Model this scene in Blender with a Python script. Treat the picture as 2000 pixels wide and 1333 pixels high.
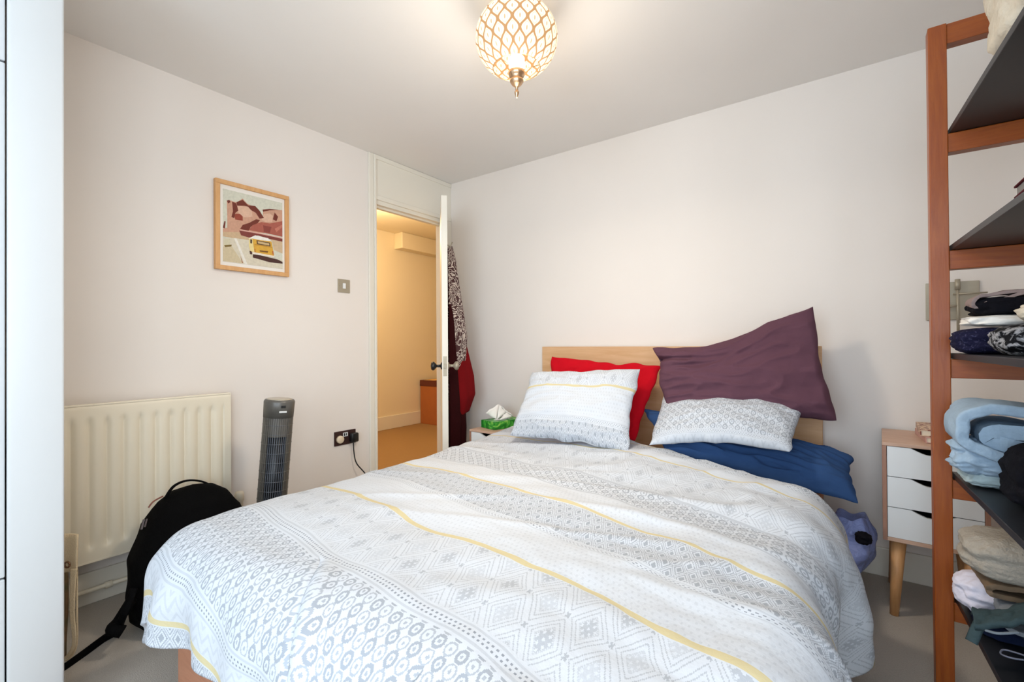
import bpy, bmesh, math, random
from mathutils import Vector, Matrix, noise
import numpy as np
random.seed(7)
PI = math.pi
for o in list(bpy.data.objects): bpy.data.objects.remove(o)
C = bpy.context.scene.collection
S = bpy.context.scene

# ---------------------------------------------------------------- camera
FPX = 901.7; YAW, PIT, ROL = 0.6274, 0.0067, -0.0068
CAM = Vector((2.618, -2.760, 1.0895))
_f = Vector((-math.sin(YAW)*math.cos(PIT), math.cos(YAW)*math.cos(PIT), math.sin(PIT)))
_r0 = Vector((math.cos(YAW), math.sin(YAW), 0)); _u0 = _r0.cross(_f)
_r = _r0*math.cos(ROL) + _u0*math.sin(ROL); _u = -_r0*math.sin(ROL) + _u0*math.cos(ROL)
cd = bpy.data.cameras.new('camera'); cam = bpy.data.objects.new('camera', cd); C.objects.link(cam)
cd.sensor_width = 36; cd.lens = 36*FPX/2000; cd.clip_start = 0.02
cam.matrix_world = Matrix(((_r.x, _u.x, -_f.x, CAM.x), (_r.y, _u.y, -_f.y, CAM.y), (_r.z, _u.z, -_f.z, CAM.z), (0, 0, 0, 1)))
S.camera = cam
def ray(x, y): return _f + _r*((x-1000)/FPX) - _u*((y-666.5)/FPX)
def at(x, y, D): return CAM + ray(x, y)*D                      # point at a real distance D in front of the camera
def on(x, y, axis, v):                                         # point on a real plane of the room
    d = ray(x, y); return CAM + d*((v-CAM[axis])/d[axis])

# ---------------------------------------------------------------- world, lights, exposure
S.view_settings.view_transform = 'Standard'; S.view_settings.look = 'None'
S.view_settings.gamma = 1; S.view_settings.exposure = 0.33; S.view_settings.use_curve_mapping = False
w = bpy.data.worlds.new('sky'); S.world = w; w.use_nodes = True
bg = w.node_tree.nodes['Background']; bg.inputs[0].default_value = (0.75, 0.87, 1.0, 1); bg.inputs[1].default_value = 2.0
def area(name, loc, rot, sx, sy, power, col):
    l = bpy.data.lights.new(name, 'AREA'); l.shape = 'RECTANGLE'; l.size = sx; l.size_y = sy
    l.energy = power; l.color = col
    o = bpy.data.objects.new(name, l); C.objects.link(o); o.location = loc; o.rotation_euler = rot; return o
WIN = (1.45, 3.35, 0.50, 2.25)   # x0 x1 z0 z1 of the window in the near wall, behind the camera
area('window_daylight', ((WIN[0]+WIN[1])/2, -4.78, 1.4), (PI/2, 0, 0), 1.95, 1.75, 46, (0.70, 0.85, 1.0))
area('side_fill_light', (3.72, -3.65, 1.4), (PI/2, 0, PI/2), 1.3, 1.7, 40, (0.78, 0.89, 1.0))  # added fill light behind the camera, brightens the left wall
LAMP = Vector((1.615, -1.335, 2.245))
def point(name, loc, power, col, rad):
    l = bpy.data.lights.new(name, 'POINT'); l.energy = power; l.color = col; l.shadow_soft_size = rad
    o = bpy.data.objects.new(name, l); C.objects.link(o); o.location = loc; return o
point('ceiling_lamp_light', LAMP+Vector((0, 0, -0.35)), 7.5, (1.0, 0.87, 0.71), 0.13)
lo = area('ceiling_lamp_downlight', LAMP+Vector((0, 0, -0.27)), (0, 0, 0), .2, .2, 8, (1.0, 0.87, 0.71)); lo.data.shape = 'DISK'
point('hall_lamp_light', (-1.25, 0.1, 2.2), 36, (1.0, 0.76, 0.47), 0.08)

# ---------------------------------------------------------------- node helpers
def new_mat(name):
    m = bpy.data.materials.new(name); m.use_nodes = True
    nt = m.node_tree; return m, nt, nt.nodes['Principled BSDF']
class E:
    """wraps a socket / number so shader maths can be written as an expression"""
    nt = None
    def __init__(s, v): s.v = v
    @staticmethod
    def op(o, *a):
        n = E.nt.nodes.new('ShaderNodeMath'); n.operation = o
        for i, x in enumerate(a):
            x = x.v if isinstance(x, E) else x
            if isinstance(x, (int, float)): n.inputs[i].default_value = x
            else: E.nt.links.new(x, n.inputs[i])
        return E(n.outputs[0])
    def __add__(s, o): return E.op('ADD', s, o)
    __radd__ = __add__
    def __sub__(s, o): return E.op('SUBTRACT', s, o)
    def __rsub__(s, o): return E.op('SUBTRACT', o, s)
    def __mul__(s, o): return E.op('MULTIPLY', s, o)
    __rmul__ = __mul__
    def __truediv__(s, o): return E.op('DIVIDE', s, o)
def fl(a): return E.op('FLOOR', a)
def fr(a): return E.op('FRACT', a)
def ab(a): return E.op('ABSOLUTE', a)
def gt(a, b): return E.op('GREATER_THAN', a, b)
def lt(a, b): return E.op('LESS_THAN', a, b)
def mx(a, b): return E.op('MAXIMUM', a, b)
def mn(a, b): return E.op('MINIMUM', a, b)
def sn(a): return E.op('SINE', a)
def cs(a): return E.op('COSINE', a)
def sq(a): return E.op('SQRT', a)
def band(a, lo, hi): return gt(a, lo)*lt(a, hi)
def tex_noise(nt, scale, detail=3, vec=None, rough=.5, dist=0):
    n = nt.nodes.new('ShaderNodeTexNoise'); n.inputs['Scale'].default_value = scale
    n.inputs['Detail'].default_value = detail; n.inputs['Roughness'].default_value = rough
    n.inputs['Distortion'].default_value = dist
    if vec is not None: nt.links.new(vec, n.inputs['Vector'])
    return n
def coord(nt, kind='Object', scale=(1, 1, 1)):
    t = nt.nodes.new('ShaderNodeTexCoord'); m = nt.nodes.new('ShaderNodeMapping')
    m.inputs['Scale'].default_value = scale; nt.links.new(t.outputs[kind], m.inputs[0]); return m.outputs[0]
def bump(nt, b, h, strength, dist=0.01):
    n = nt.nodes.new('ShaderNodeBump'); n.inputs['Strength'].default_value = strength
    n.inputs['Distance'].default_value = dist; nt.links.new(h, n.inputs['Height']); nt.links.new(n.outputs[0], b.inputs['Normal']); return n
def mixc(nt, fac, a, b):
    n = nt.nodes.new('ShaderNodeMix'); n.data_type = 'RGBA'
    if isinstance(fac, (int, float)): n.inputs[0].default_value = fac
    else: nt.links.new(fac, n.inputs[0])
    for i, c in ((6, a), (7, b)):
        if isinstance(c, tuple): n.inputs[i].default_value = (*c[:3], 1)
        else: nt.links.new(c, n.inputs[i])
    return n.outputs[2]
def srgb(r, g, b):
    f = lambda c: (c/255/12.92) if c/255 <= .04045 else ((c/255+.055)/1.055)**2.4
    return (f(r), f(g), f(b))
def plain(name, col, rough=.6, var=.06, vscale=8, bs=0, bst=.2, metal=0, scale=(1, 1, 1), sheen=0, bd=.01):
    m, nt, b = new_mat(name); v = coord(nt, 'Object', scale)
    n = tex_noise(nt, vscale, 4, v)
    dark = tuple(c*(1-var) for c in col); lite = tuple(min(1, c*(1+var)) for c in col)
    nt.links.new(mixc(nt, n.outputs[0], dark, lite), b.inputs['Base Color'])
    b.inputs['Roughness'].default_value = rough; b.inputs['Metallic'].default_value = metal
    if sheen: b.inputs['Sheen Weight'].default_value = sheen
    if bs:
        n2 = tex_noise(nt, bs, 3, v); bump(nt, b, n2.outputs[0], bst, bd)
    return m
def wood(name, c1, c2, scale=(1, 1, 1), rough=.45, sc=6):
    m, nt, b = new_mat(name); v = coord(nt, 'Object', scale)
    n = tex_noise(nt, sc, 6, v, .65, 1.2); n2 = tex_noise(nt, sc*6, 3, v, .6)
    r = nt.nodes.new('ShaderNodeValToRGB'); r.color_ramp.elements[0].position = .32; r.color_ramp.elements[1].position = .68
    r.color_ramp.elements[0].color = (*c1, 1); r.color_ramp.elements[1].color = (*c2, 1)
    nt.links.new(n.outputs[0], r.inputs[0])
    nt.links.new(mixc(nt, .25, r.outputs[0], mixc(nt, n2.outputs[0], c1, c2)), b.inputs['Base Color'])
    b.inputs['Roughness'].default_value = rough; bump(nt, b, n2.outputs[0], .08, .003)
    return m

# ---------------------------------------------------------------- mesh helpers
def link(name, me, mats, parent=None):
    o = bpy.data.objects.new(name, me); C.objects.link(o)
    for m in (mats if isinstance(mats, (list, tuple)) else [mats]): me.materials.append(m)
    if parent: o.parent = parent
    return o
def obj(name, bm, mats, parent=None, smooth=False, origin=None):
    if origin is not None: bmesh.ops.translate(bm, verts=bm.verts, vec=-Vector(origin))
    bmesh.ops.recalc_face_normals(bm, faces=bm.faces)
    me = bpy.data.meshes.new(name); bm.to_mesh(me); bm.free()
    if smooth:
        me.polygons.foreach_set('use_smooth', [True]*len(me.polygons))
    o = link(name, me, mats, parent)
    if origin is not None: o.location = origin
    return o
def tag(o, label=None, cat=None, group=None, kind=None):
    if label: o['label'] = label
    if cat: o['category'] = cat
    if group: o['group'] = group
    if kind: o['kind'] = kind
    return o
def empty(name, loc, label, cat, group=None):
    o = bpy.data.objects.new(name, None); C.objects.link(o); o.location = loc; o.empty_display_size = .05
    bpy.context.view_layer.update()
    return tag(o, label, cat, group)
def adopt(root, *kids):
    for k in kids:
        k.parent = root; k.matrix_parent_inverse = Matrix.Translation(-root.location)
def B(): return bmesh.new()
def box(bm, x0, x1, y0, y1, z0, z1, bev=0, seg=2, mat=None):
    vs = [bm.verts.new((x, y, z)) for x in (x0, x1) for y in (y0, y1) for z in (z0, z1)]
    fs = [bm.faces.new([vs[i] for i in q]) for q in ((0, 1, 3, 2), (4, 6, 7, 5), (0, 4, 5, 1), (2, 3, 7, 6), (0, 2, 6, 4), (1, 5, 7, 3))]
    if mat is not None:
        for f in fs: f.material_index = mat
        if mat is not None and not bev: pass
        for v in vs: v.co = v.co
    if bev:
        es = list({e for f in fs for e in f.edges})
        bmesh.ops.bevel(bm, geom=es, offset=bev, segments=seg, affect='EDGES', profile=.5)
    return vs
def boxT(bm, M, sx, sy, sz, bev=0):
    b2 = bmesh.new(); box(b2, -sx/2, sx/2, -sy/2, sy/2, -sz/2, sz/2, bev)
    b2.transform(M); me = bpy.data.meshes.new('t'); b2.to_mesh(me); b2.free(); bm.from_mesh(me); bpy.data.meshes.remove(me)
def tube(bm, pts, rad, n=10, cap=True, flat=1.0):
    pts = [Vector(p) for p in pts]; rings = []
    rads = rad if isinstance(rad, (list, tuple)) else [rad]*len(pts)
    side = None
    for i, p in enumerate(pts):
        t = (pts[min(i+1, len(pts)-1)]-pts[max(i-1, 0)]).normalized()
        if side is None:
            side = t.cross(Vector((0, 0, 1)))
            if side.length < .05: side = t.cross(Vector((0, 1, 0)))
        side = (side-t*side.dot(t)).normalized(); up = side.cross(t).normalized()
        rings.append([bm.verts.new(p+side*math.cos(a)*rads[i]+up*math.sin(a)*rads[i]*flat) for a in [2*PI*k/n for k in range(n)]])
    for a, b in zip(rings, rings[1:]):
        for k in range(n): bm.faces.new((a[k], a[(k+1) % n], b[(k+1) % n], b[k]))
    if cap: bm.faces.new(rings[0]); bm.faces.new(rings[-1][::-1])
def smooth_path(pts, n=8):
    pts = [Vector(p) for p in pts]; out = []
    P = [pts[0]]+pts+[pts[-1]]
    for i in range(1, len(P)-2):
        for k in range(n):
            t = k/n; a, b, c, d = P[i-1], P[i], P[i+1], P[i+2]
            out.append(.5*((2*b)+(c-a)*t+(2*a-5*b+4*c-d)*t*t+(3*b-a-3*c+d)*t**3))
    out.append(pts[-1]); return out
def lathe(bm, prof, center, n=32, M=None):
    c = Vector(center); rings = []
    for r, z in prof:
        ring = []
        for k in range(n):
            a = 2*PI*k/n; v = Vector((r*math.cos(a), r*math.sin(a), z))
            if M: v = M @ v
            ring.append(bm.verts.new(c+v))
        rings.append(ring)
    for a, b in zip(rings, rings[1:]):
        for k in range(n): bm.faces.new((a[k], a[(k+1) % n], b[(k+1) % n], b[k]))
    if prof[0][0] > 1e-5: bm.faces.new(rings[0][::-1])
    if prof[-1][0] > 1e-5: bm.faces.new(rings[-1])
    bmesh.ops.remove_doubles(bm, verts=bm.verts, dist=1e-6)
def grid(name, fn, nu, nv, mats, parent=None, uvfn=None, wrap_u=False, origin=None, flip=False):
    """surface from fn(s,t) -> point, s,t in 0..1, with a UV map in metres"""
    ov = Vector(origin) if origin is not None else Vector((0, 0, 0))
    vs = []; uvs = []
    for j in range(nv+1):
        for i in range(nu+1):
            s, t = i/nu, j/nv; vs.append(tuple(fn(s, t)-ov)); uvs.append(uvfn(s, t) if uvfn else (s, t))
    fs = []
    for j in range(nv):
        for i in range(nu):
            a = j*(nu+1)+i; q = (a, a+1, a+nu+2, a+nu+1); fs.append(q[::-1] if flip else q)
    me = bpy.data.meshes.new(name); me.from_pydata(vs, [], fs)
    uv = me.uv_layers.new(name='UVMap')
    idx = np.zeros(len(me.loops), dtype=np.int32); me.loops.foreach_get('vertex_index', idx)
    uv.data.foreach_set('uv', np.array(uvs, dtype=np.float32)[idx].ravel())
    me.polygons.foreach_set('use_smooth', [True]*len(me.polygons)); me.update()
    o = link(name, me, mats, parent)
    if origin is not None: o.location = origin
    return o
def nz(x, y, z=0): return noise.noise(Vector((x, y, z)))
def solid(o, th, offset=-1):
    m = o.modifiers.new('Solidify', 'SOLIDIFY'); m.thickness = th; m.offset = offset; return o

# ---------------------------------------------------------------- materials
M_wall = plain('wall_paint', srgb(238, 230, 222), .75, .02, 3, 60, .05, bd=.002)
M_ceil = plain('ceiling_paint', srgb(240, 236, 231), .8, .02, 3)
M_gloss = plain('white_gloss_paint', srgb(236, 230, 216), .4, .02, 4)
M_hall = plain('hall_paint', srgb(240, 226, 196), .8, .02, 3)
M_white = plain('white_lacquer', srgb(236, 238, 238), .3, .01, 4)
M_ward = plain('wardrobe_lacquer', srgb(204, 206, 206), .4, .01, 4)
M_dark = plain('black_plastic', (.008, .008, .009), .35, .1)
M_steel = plain('brushed_steel', (.42, .37, .28), .45, .08, 20, metal=.4, scale=(1, 1, 30))
M_brass = plain('aged_brass', (.62, .42, .26), .3, .1, metal=1)
M_oak = wood('oak_veneer', srgb(226, 186, 142), srgb(206, 158, 110), (.7, 6, 9), .5, 3)
M_oakframe = wood('pale_oak_moulding', srgb(226, 176, 120), srgb(208, 152, 94), (6, 6, 1), .5, 5)
M_bedside = wood('bedside_oak', srgb(214, 180, 158), srgb(196, 156, 130), (1, 6, 6), .5, 4)
M_bedleg = wood('beech_leg', srgb(216, 166, 112), srgb(190, 132, 82), (8, 8, 1), .5, 4)
M_sidepanel = wood('bedside_edge', srgb(176, 132, 110), srgb(150, 106, 84), (6, 6, 1), .5, 4)
M_cherry = wood('red_stained_wood', srgb(166, 86, 22), srgb(138, 60, 8), (10, 10, .8), .38, 5)
M_shelf = plain('graphite_laminate', (.012, .013, .016), .42, .1, 5)
def carpet():
    m, nt, b = new_mat('carpet'); v = coord(nt)
    n = tex_noise(nt, 260, 2, v); n2 = tex_noise(nt, 6, 4, v)
    c = mixc(nt, n.outputs[0], srgb(146, 140, 132), srgb(194, 188, 180))
    nt.links.new(mixc(nt, n2.outputs[0], c, srgb(168, 160, 150)), b.inputs['Base Color'])
    b.inputs['Roughness'].default_value = .95; bump(nt, b, n.outputs[0], .6, .004); return m
M_carpet = carpet()

WHITE = srgb(205, 210, 217)
def fabric_print(name, bands, wob=.006, base=WHITE, weave=900, yellow=srgb(206, 190, 136)):
    """woven-look print: bands = [(v0, v1, kind)], coordinates in metres from the UV map"""
    m, nt, b = new_mat(name); E.nt = nt
    tc = nt.nodes.new('ShaderNodeUVMap'); tc.uv_map = 'UVMap'
    sep = nt.nodes.new('ShaderNodeSeparateXYZ'); nt.links.new(tc.outputs[0], sep.inputs[0])
    U = E(sep.outputs[0]); V = E(sep.outputs[1])
    nz_ = tex_noise(nt, 5, 2, tc.outputs[0]); V = V + (E(nz_.outputs[0])-.5)*wob
    Uq = fl(U*450)/450; Vq = fl(V*450)/450
    fac = None; yel = None; dk = {}
    def addf(x):
        nonlocal fac
        fac = x if fac is None else mx(fac, x)
    def circ():
        if 'c' in dk: return dk['c']
        p = .0305
        X = Uq/p; Y = Vq/p
        par = ab(fr((fl(X)+fl(Y))*.5)*2)       # 0 / 1 checker
        fx = fr(X)-.5; fy = fr(Y)-.5
        r = sq(fx*fx+fy*fy*.8)
        ring = band(r, .25, .44)*(1-par) + band(r, .31, .43)*par*.8
        dk['c'] = mx(ring*.58, lt(r, .11)*.5)
        return dk['c']
    def diam():
        if 'd' in dk: return dk['d']
        X = Uq/.105; Y = Vq/.18
        s = X+Y; t = X-Y
        ty = fr(fl(s)*.5)*2
        mm = mx(ab(fr(s)-.5), ab(fr(t)-.5))*2
        l = mx(band(mm, .80, .85), band(mm, .60, .65))*.38
        core = lt(mm, .38)
        hs = band(ab(fr(fr(s)*7)-.5), .22, .5); ht = band(ab(fr(fr(t)*7)-.5), .22, .5)
        cr = core*(mx(hs, ht))*(.18+.2*ty) + band(mm, .40, .45)*.25
        knot = gt(mm, .95)*gt(mn(ab(fr(s)-.5), ab(fr(t)-.5)), .42)*.45
        dk['d'] = mx(mx(l, cr), knot); return dk['d']
    def zig():
        if 'z' in dk: return dk['z']
        X = Uq/.038; Y = Vq/.074
        s = X+Y; t = X-Y
        mm = mx(ab(fr(s)-.5), ab(fr(t)-.5))*2
        ln = band(mm, .60, .76)*.6 + gt(mm, .92)*.45
        core = lt(mm, .38)*.6
        dk['z'] = mx(ln, core); return dk['z']
    def pzig():
        X = Uq/.05; Y = V/.03
        return band(ab(fr(Y+ab(fr(X)-.5)*2)-.5), .34, .5)*.16
    def weav():
        X = Uq/.016; Y = Vq/.02
        return band(fr(X+fl(Y)*.5), .3, .62)*band(fr(Y), .3, .7)*.15
    def dots(v0, v1):
        p = .0125
        X = U/p; Y = (V-v0)/(v1-v0)*4
        d = band(fr(X+fl(Y)*.5), .25, .7)*band(fr(Y), .3, .75)*band(Y, 1, 3)*.75
        return d + mx(band(Y, .2, .75), band(Y, 3.3, 3.85))*.22
    for v0, v1, k in bands:
        mk = band(V, v0, v1)
        if k == 'yellow': yel = mk if yel is None else mx(yel, mk)
        elif k == 'line': addf(mk*.3)
        elif k == 'plain': pass
        else:
            p = {'circ': circ, 'diam': diam, 'zig': zig, 'pzig': pzig, 'weav': weav}[k]() if k != 'dots' else dots(v0, v1)
            addf(mk*p)
    col = mixc(nt, fac.v, base, srgb(112, 120, 132)) if fac is not None else base
    if yel is not None: col = mixc(nt, (yel*.85).v, col, yellow)
    nt.links.new(col, b.inputs['Base Color']) if not isinstance(col, tuple) else None
    b.inputs['Roughness'].default_value = .85
    w1 = tex_noise(nt, 22, 4, tc.outputs[0], .6); w2 = tex_noise(nt, weave, 1, tc.outputs[0])
    h = E(w1.outputs[0])*1.0 + E(w2.outputs[0])*.06
    bump(nt, b, h.v, .28, .012)
    return m

# ---------------------------------------------------------------- structure
H = 2.4; XR = 3.5; YN = -4.5; XH = -2.2; HZ = 2.56
def struct(name, bm, mat, parent=None):
    o = obj(name, bm, mat, parent)
    if parent is None: o['kind'] = 'structure'
    return o
bm = B(); box(bm, -.05, XR+.1, YN-.15, .1, -.1, 0); struct('floor', bm, M_carpet)
bm = B(); box(bm, XH-.1, -.05, -1.7, 3.2, -.1, 0); struct('floor_hall', bm, plain('carpet_lamplit', srgb(164, 128, 84), .95, .08, 40, 260, .5))  # same carpet as the room, warm hall lamplight put into its colour
bm = B(); box(bm, -.1, XR+.1, YN-.15, .1, H, H+.1); struct('ceiling', bm, M_ceil)
bm = B(); box(bm, 0, XR+.1, 0, .1, 0, H); struct('wall_back', bm, M_wall)
FILL_Y = (-4.3, -3.0)  # y range of the added fill window in the right wall
bm = B(); box(bm, XR, XR+.1, YN, FILL_Y[0], 0, H); box(bm, XR, XR+.1, FILL_Y[1], 0, 0, H); box(bm, XR, XR+.1, FILL_Y[0], FILL_Y[1], 0, .5); box(bm, XR, XR+.1, FILL_Y[0], FILL_Y[1], 2.25, H); struct('wall_right', bm, M_wall)
OY0, OY1, OZ = -.741, -.064, 2.062
bm = B()
box(bm, -.1, 0, YN, OY0-.03, 0, H); box(bm, -.1, 0, OY1+.03, 3.2, 0, HZ); box(bm, -.1, 0, OY0-.03, OY1+.03, OZ+.03, H)
box(bm, -.1, 0, YN, OY1+.03, H+.1, HZ)
struct('wall_left', bm, M_wall)
bm = B()
box(bm, -.1, WIN[0], YN-.15, YN, 0, H); box(bm, WIN[1], XR+.1, YN-.15, YN, 0, H)
box(bm, WIN[0], WIN[1], YN-.15, YN, 0, WIN[2]); box(bm, WIN[0], WIN[1], YN-.15, YN, WIN[3], H)
struct('wall_near', bm, M_wall)
# window behind the camera
bm = B(); t = .05
for a, b_, c, d in ((WIN[0], WIN[0]+t, WIN[2], WIN[3]), (WIN[1]-t, WIN[1], WIN[2], WIN[3]), (WIN[0]+t, WIN[1]-t, WIN[2], WIN[2]+t), (WIN[0]+t, WIN[1]-t, WIN[3]-t, WIN[3]), (2.38, 2.42, WIN[2]+t, WIN[3]-t)):
    box(bm, a, b_, YN-.10, YN-.04, c, d, .004)
win = struct('window_1', bm, M_gloss)
mg, nt, b = new_mat('window_glass')
tr = nt.nodes.new('ShaderNodeBsdfTransparent'); gl = nt.nodes.new('ShaderNodeBsdfGlossy'); gl.inputs['Roughness'].default_value = .02
mxs = nt.nodes.new('ShaderNodeMixShader'); mxs.inputs[0].default_value = .06
nt.links.new(tr.outputs[0], mxs.inputs[1]); nt.links.new(gl.outputs[0], mxs.inputs[2]); nt.links.new(mxs.outputs[0], nt.nodes['Material Output'].inputs[0])
bm = B(); box(bm, WIN[0]+t, WIN[1]-t, YN-.072, YN-.068, WIN[2]+t, WIN[3]-t); obj('pane', bm, mg, win)
bm = B()
for a, b_, c, d in ((FILL_Y[0], FILL_Y[0]+t, .5, 2.25), (FILL_Y[1]-t, FILL_Y[1], .5, 2.25), (FILL_Y[0]+t, FILL_Y[1]-t, .5, .55), (FILL_Y[0]+t, FILL_Y[1]-t, 2.2, 2.25)):
    box(bm, XR+.03, XR+.08, a, b_, c, d, .004)
fill_win = struct('window_fill', bm, M_gloss)  # added unseen window, there only to let fill light onto the left wall
bm = B(); box(bm, XR+.053, XR+.057, FILL_Y[0]+t, FILL_Y[1]-t, .55, 2.2); obj('pane', bm, mg, fill_win)
# hall
bm = B(); box(bm, XH-.1, XH, -1.6, 3.2, 0, HZ); struct('wall_hall', bm, M_hall)
bm = B(); box(bm, XH, -.1, -1.7, -1.6, 0, HZ); struct('wall_hall_near', bm, M_hall)
bm = B(); box(bm, XH, -.1, 3.1, 3.2, 0, HZ); struct('wall_hall_far', bm, M_hall)
bm = B(); box(bm, XH-.1, -.0, -1.7, 3.2, HZ, HZ+.1); struct('ceiling_hall', bm, M_hall)
bm = B(); box(bm, XH, XH+.16, 1.25, 3.1, 2.35, HZ, .01); struct('trim_3', bm, M_hall)
bm = B(); box(bm, XH, XH+.018, -1.6, 3.1, 0, .17, .004); struct('baseboard_hall', bm, M_gloss)
# baseboards of the room
bm = B(); box(bm, .35, XR, -.016, 0, 0, .132, .004); struct('baseboard_back', bm, M_gloss)
bm = B(); box(bm, 0, .016, -2.434, OY0-.065, 0, .135, .004); struct('baseboard_left', bm, M_gloss)
bm = B(); box(bm, XR-.016, XR, YN, -.016, 0, .132, .004); struct('baseboard_right', bm, M_gloss)
# door lining and architrave that runs up to the ceiling
bm = B()
box(bm, -.1, .004, OY0-.03, OY0, 0, OZ+.03); box(bm, -.1, .004, OY1, OY1+.03, 0, OZ+.03); box(bm, -.1, .004, OY0, OY1, OZ, OZ+.03)
box(bm, -.06, -.03, OY0, OY0+.014, 0, OZ); box(bm, -.06, -.03, OY1-.014, OY1, 0, OZ); box(bm, -.06, -.03, OY0+.014, OY1-.014, OZ-.014, OZ)
struct('trim_1', bm, M_gloss)
bm = B()
box(bm, 0, .016, OY0-.062, OY0-.022, 0, H, .005); box(bm, 0, .022, OY0-.022, OY0-.004, 0, H-.03, .004)
box(bm, 0, .018, OY0-.022, -.001, H-.032, H-.001, .004); box(bm, .002, .016, OY0-.004, -.001, OZ+.028, OZ+.062, .005)
box(bm, .002, .010, OY0-.004, -.001, OZ+.062, H-.032)
box(bm, .002, .016, OY1+.006, -.001, 0, OZ+.028, .004)
struct('trim_2', bm, M_gloss)

# open door leaf, hinged in the corner
hp = Vector((.012, -.075, 0)); tip = Vector((.494, -.548, 0)); dd = (tip-hp).normalized(); nn = Vector((-dd.y, dd.x, 0))  # nn -> room side
LM = Matrix(((dd.x, nn.x, 0, hp.x), (dd.y, nn.y, 0, hp.y), (0, 0, 1, .012), (0, 0, 0, 1)))
LL = (tip-hp).length
door = bpy.data.objects.new('door_1', None); C.objects.link(door); door['kind'] = 'structure'; door.matrix_world = LM
bm = B(); box(bm, 0, LL, -.04, 0, 0, 2.062, .003); obj('leaf', bm, M_gloss, door)
def knob(name, y, s, mat):
    bm = B(); Mx = Matrix.Rotation(-s*PI/2, 4, 'X')
    lathe(bm, [(0, 0), (.024, 0), (.024, .006), (.010, .010), (.009, .034), (.016, .040), (.028, .050), (.030, .060), (.024, .070), (0, .074)], (LL-.055, y, .935), 24, Mx)
    return obj(name, bm, mat, door, True)
k = knob('knob', -.04, -1, M_dark); k['label'] = 'black door knob on the hall side'
k = knob('knob', 0, 1, M_steel); k['label'] = 'metal door knob on the room side'
bm = B(); box(bm, LL-.001, LL+.0015, -.032, -.008, .87, 1.0); box(bm, LL, LL+.012, -.026, -.014, .92, .95, .002); p = obj('latch_plate', bm, M_steel, door)
bm = B(); tube(bm, [(LL*.55, 0, 1.80), (LL*.55, .03, 1.79), (LL*.55, .045, 1.82)], .005); obj('hook', bm, M_steel, door, True)

# ---------------------------------------------------------------- wardrobe at the left foreground
wd = empty('wardrobe', (.38, -2.9, 0), 'tall white fitted wardrobe at the left edge, wide smooth stile facing the room', 'wardrobe')
WX = .76
bm = B(); box(bm, WX-.022, WX, -2.548, -2.434, 0, H-.001, .006, 3); adopt(wd, obj('stile', bm, M_ward, None, True))
bm = B(); box(bm, 0.02, WX-.022, -2.456, -2.434, 0, H-.001); box(bm, 0.02, WX-.05, YN+.01, -2.47, 0, .02); adopt(wd, obj('carcass', bm, M_ward))
for z0, z1, nm in ((.02, .455, 'drawer'), (.46, 1.875, 'door'), (1.88, 2.39, 'door')):
    bm = B(); box(bm, WX-.034, WX-.012, YN+.01, -2.551, z0, z1, .003); adopt(wd, obj(nm, bm, M_ward))

# ---------------------------------------------------------------- radiator
rd = empty('radiator', (.06, -2.0, .13), 'cream ribbed panel radiator fixed low on the left wall', 'radiator')
M_rad = plain('radiator_enamel', srgb(238, 228, 206), .38, .02, 4)
ry0, ry1, rz0, rz1 = -2.425, -1.705, .205, .852
def radf(s, t):
    y = ry0+(ry1-ry0)*s; z = rz0+(rz1-rz0)*t
    ph = (y-ry1)/.0565
    v = abs(math.cos(PI*ph))**.9
    zz = min(1, max(0, (z-rz0-.045)/.03))*min(1, max(0, (rz1-.05-z)/.03))
    if y > ry1-.03: v = 0
    d = .014*(1-v)**1.2*zz if y < ry1-.03 else 0
    e = .006*max(0, 1-(rz1-z)/.012)
    return Vector((.094-d-e, y, z))
p = grid('front_panel', radf, 300, 60, M_rad); adopt(rd, p)
bm = B(); box(bm, .058, .078, ry0, ry1, rz0, rz1-.002, .003); box(bm, .078, .093, ry1-.004, ry1+.002, rz0, rz1-.004, .001); box(bm, .074, .0945, ry0, ry1, rz1-.006, rz1+.002, .002); box(bm, .06, .0945, ry0, ry1, rz0-.006, rz0+.004, .002); adopt(rd, obj('casing', bm, M_rad))
bm = B(); tube(bm, [(.07, ry1, .27), (.07, ry1+.05, .27)], .009); tube(bm, [(.07, ry1+.05, .03), (.07, ry1+.05, .27)], .008)
lathe(bm, [(.012, .24), (.018, .262), (.018, .285), (.022, .29), (.022, .325), (.017, .336), (0, .338)], (.07, ry1+.05, 0), 20); adopt(rd, obj('valve', bm, plain('cream_plastic', srgb(232, 220, 196), .4), None, True))
bm = B(); tube(bm, [(.04, -2.43, .068), (.04, ry1+.05, .068)], .009); lathe(bm, [(.014, -.012), (.014, .012)], (.04, -2.17, .068), 14, Matrix.Rotation(PI/2, 4, 'X')); adopt(rd, obj('pipe', bm, M_rad, None, True))
for yy in (-2.3, -1.8):
    bm = B(); box(bm, 0.001, .06, yy-.015, yy+.015, .25, .8); adopt(rd, obj('bracket', bm, M_rad))

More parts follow.
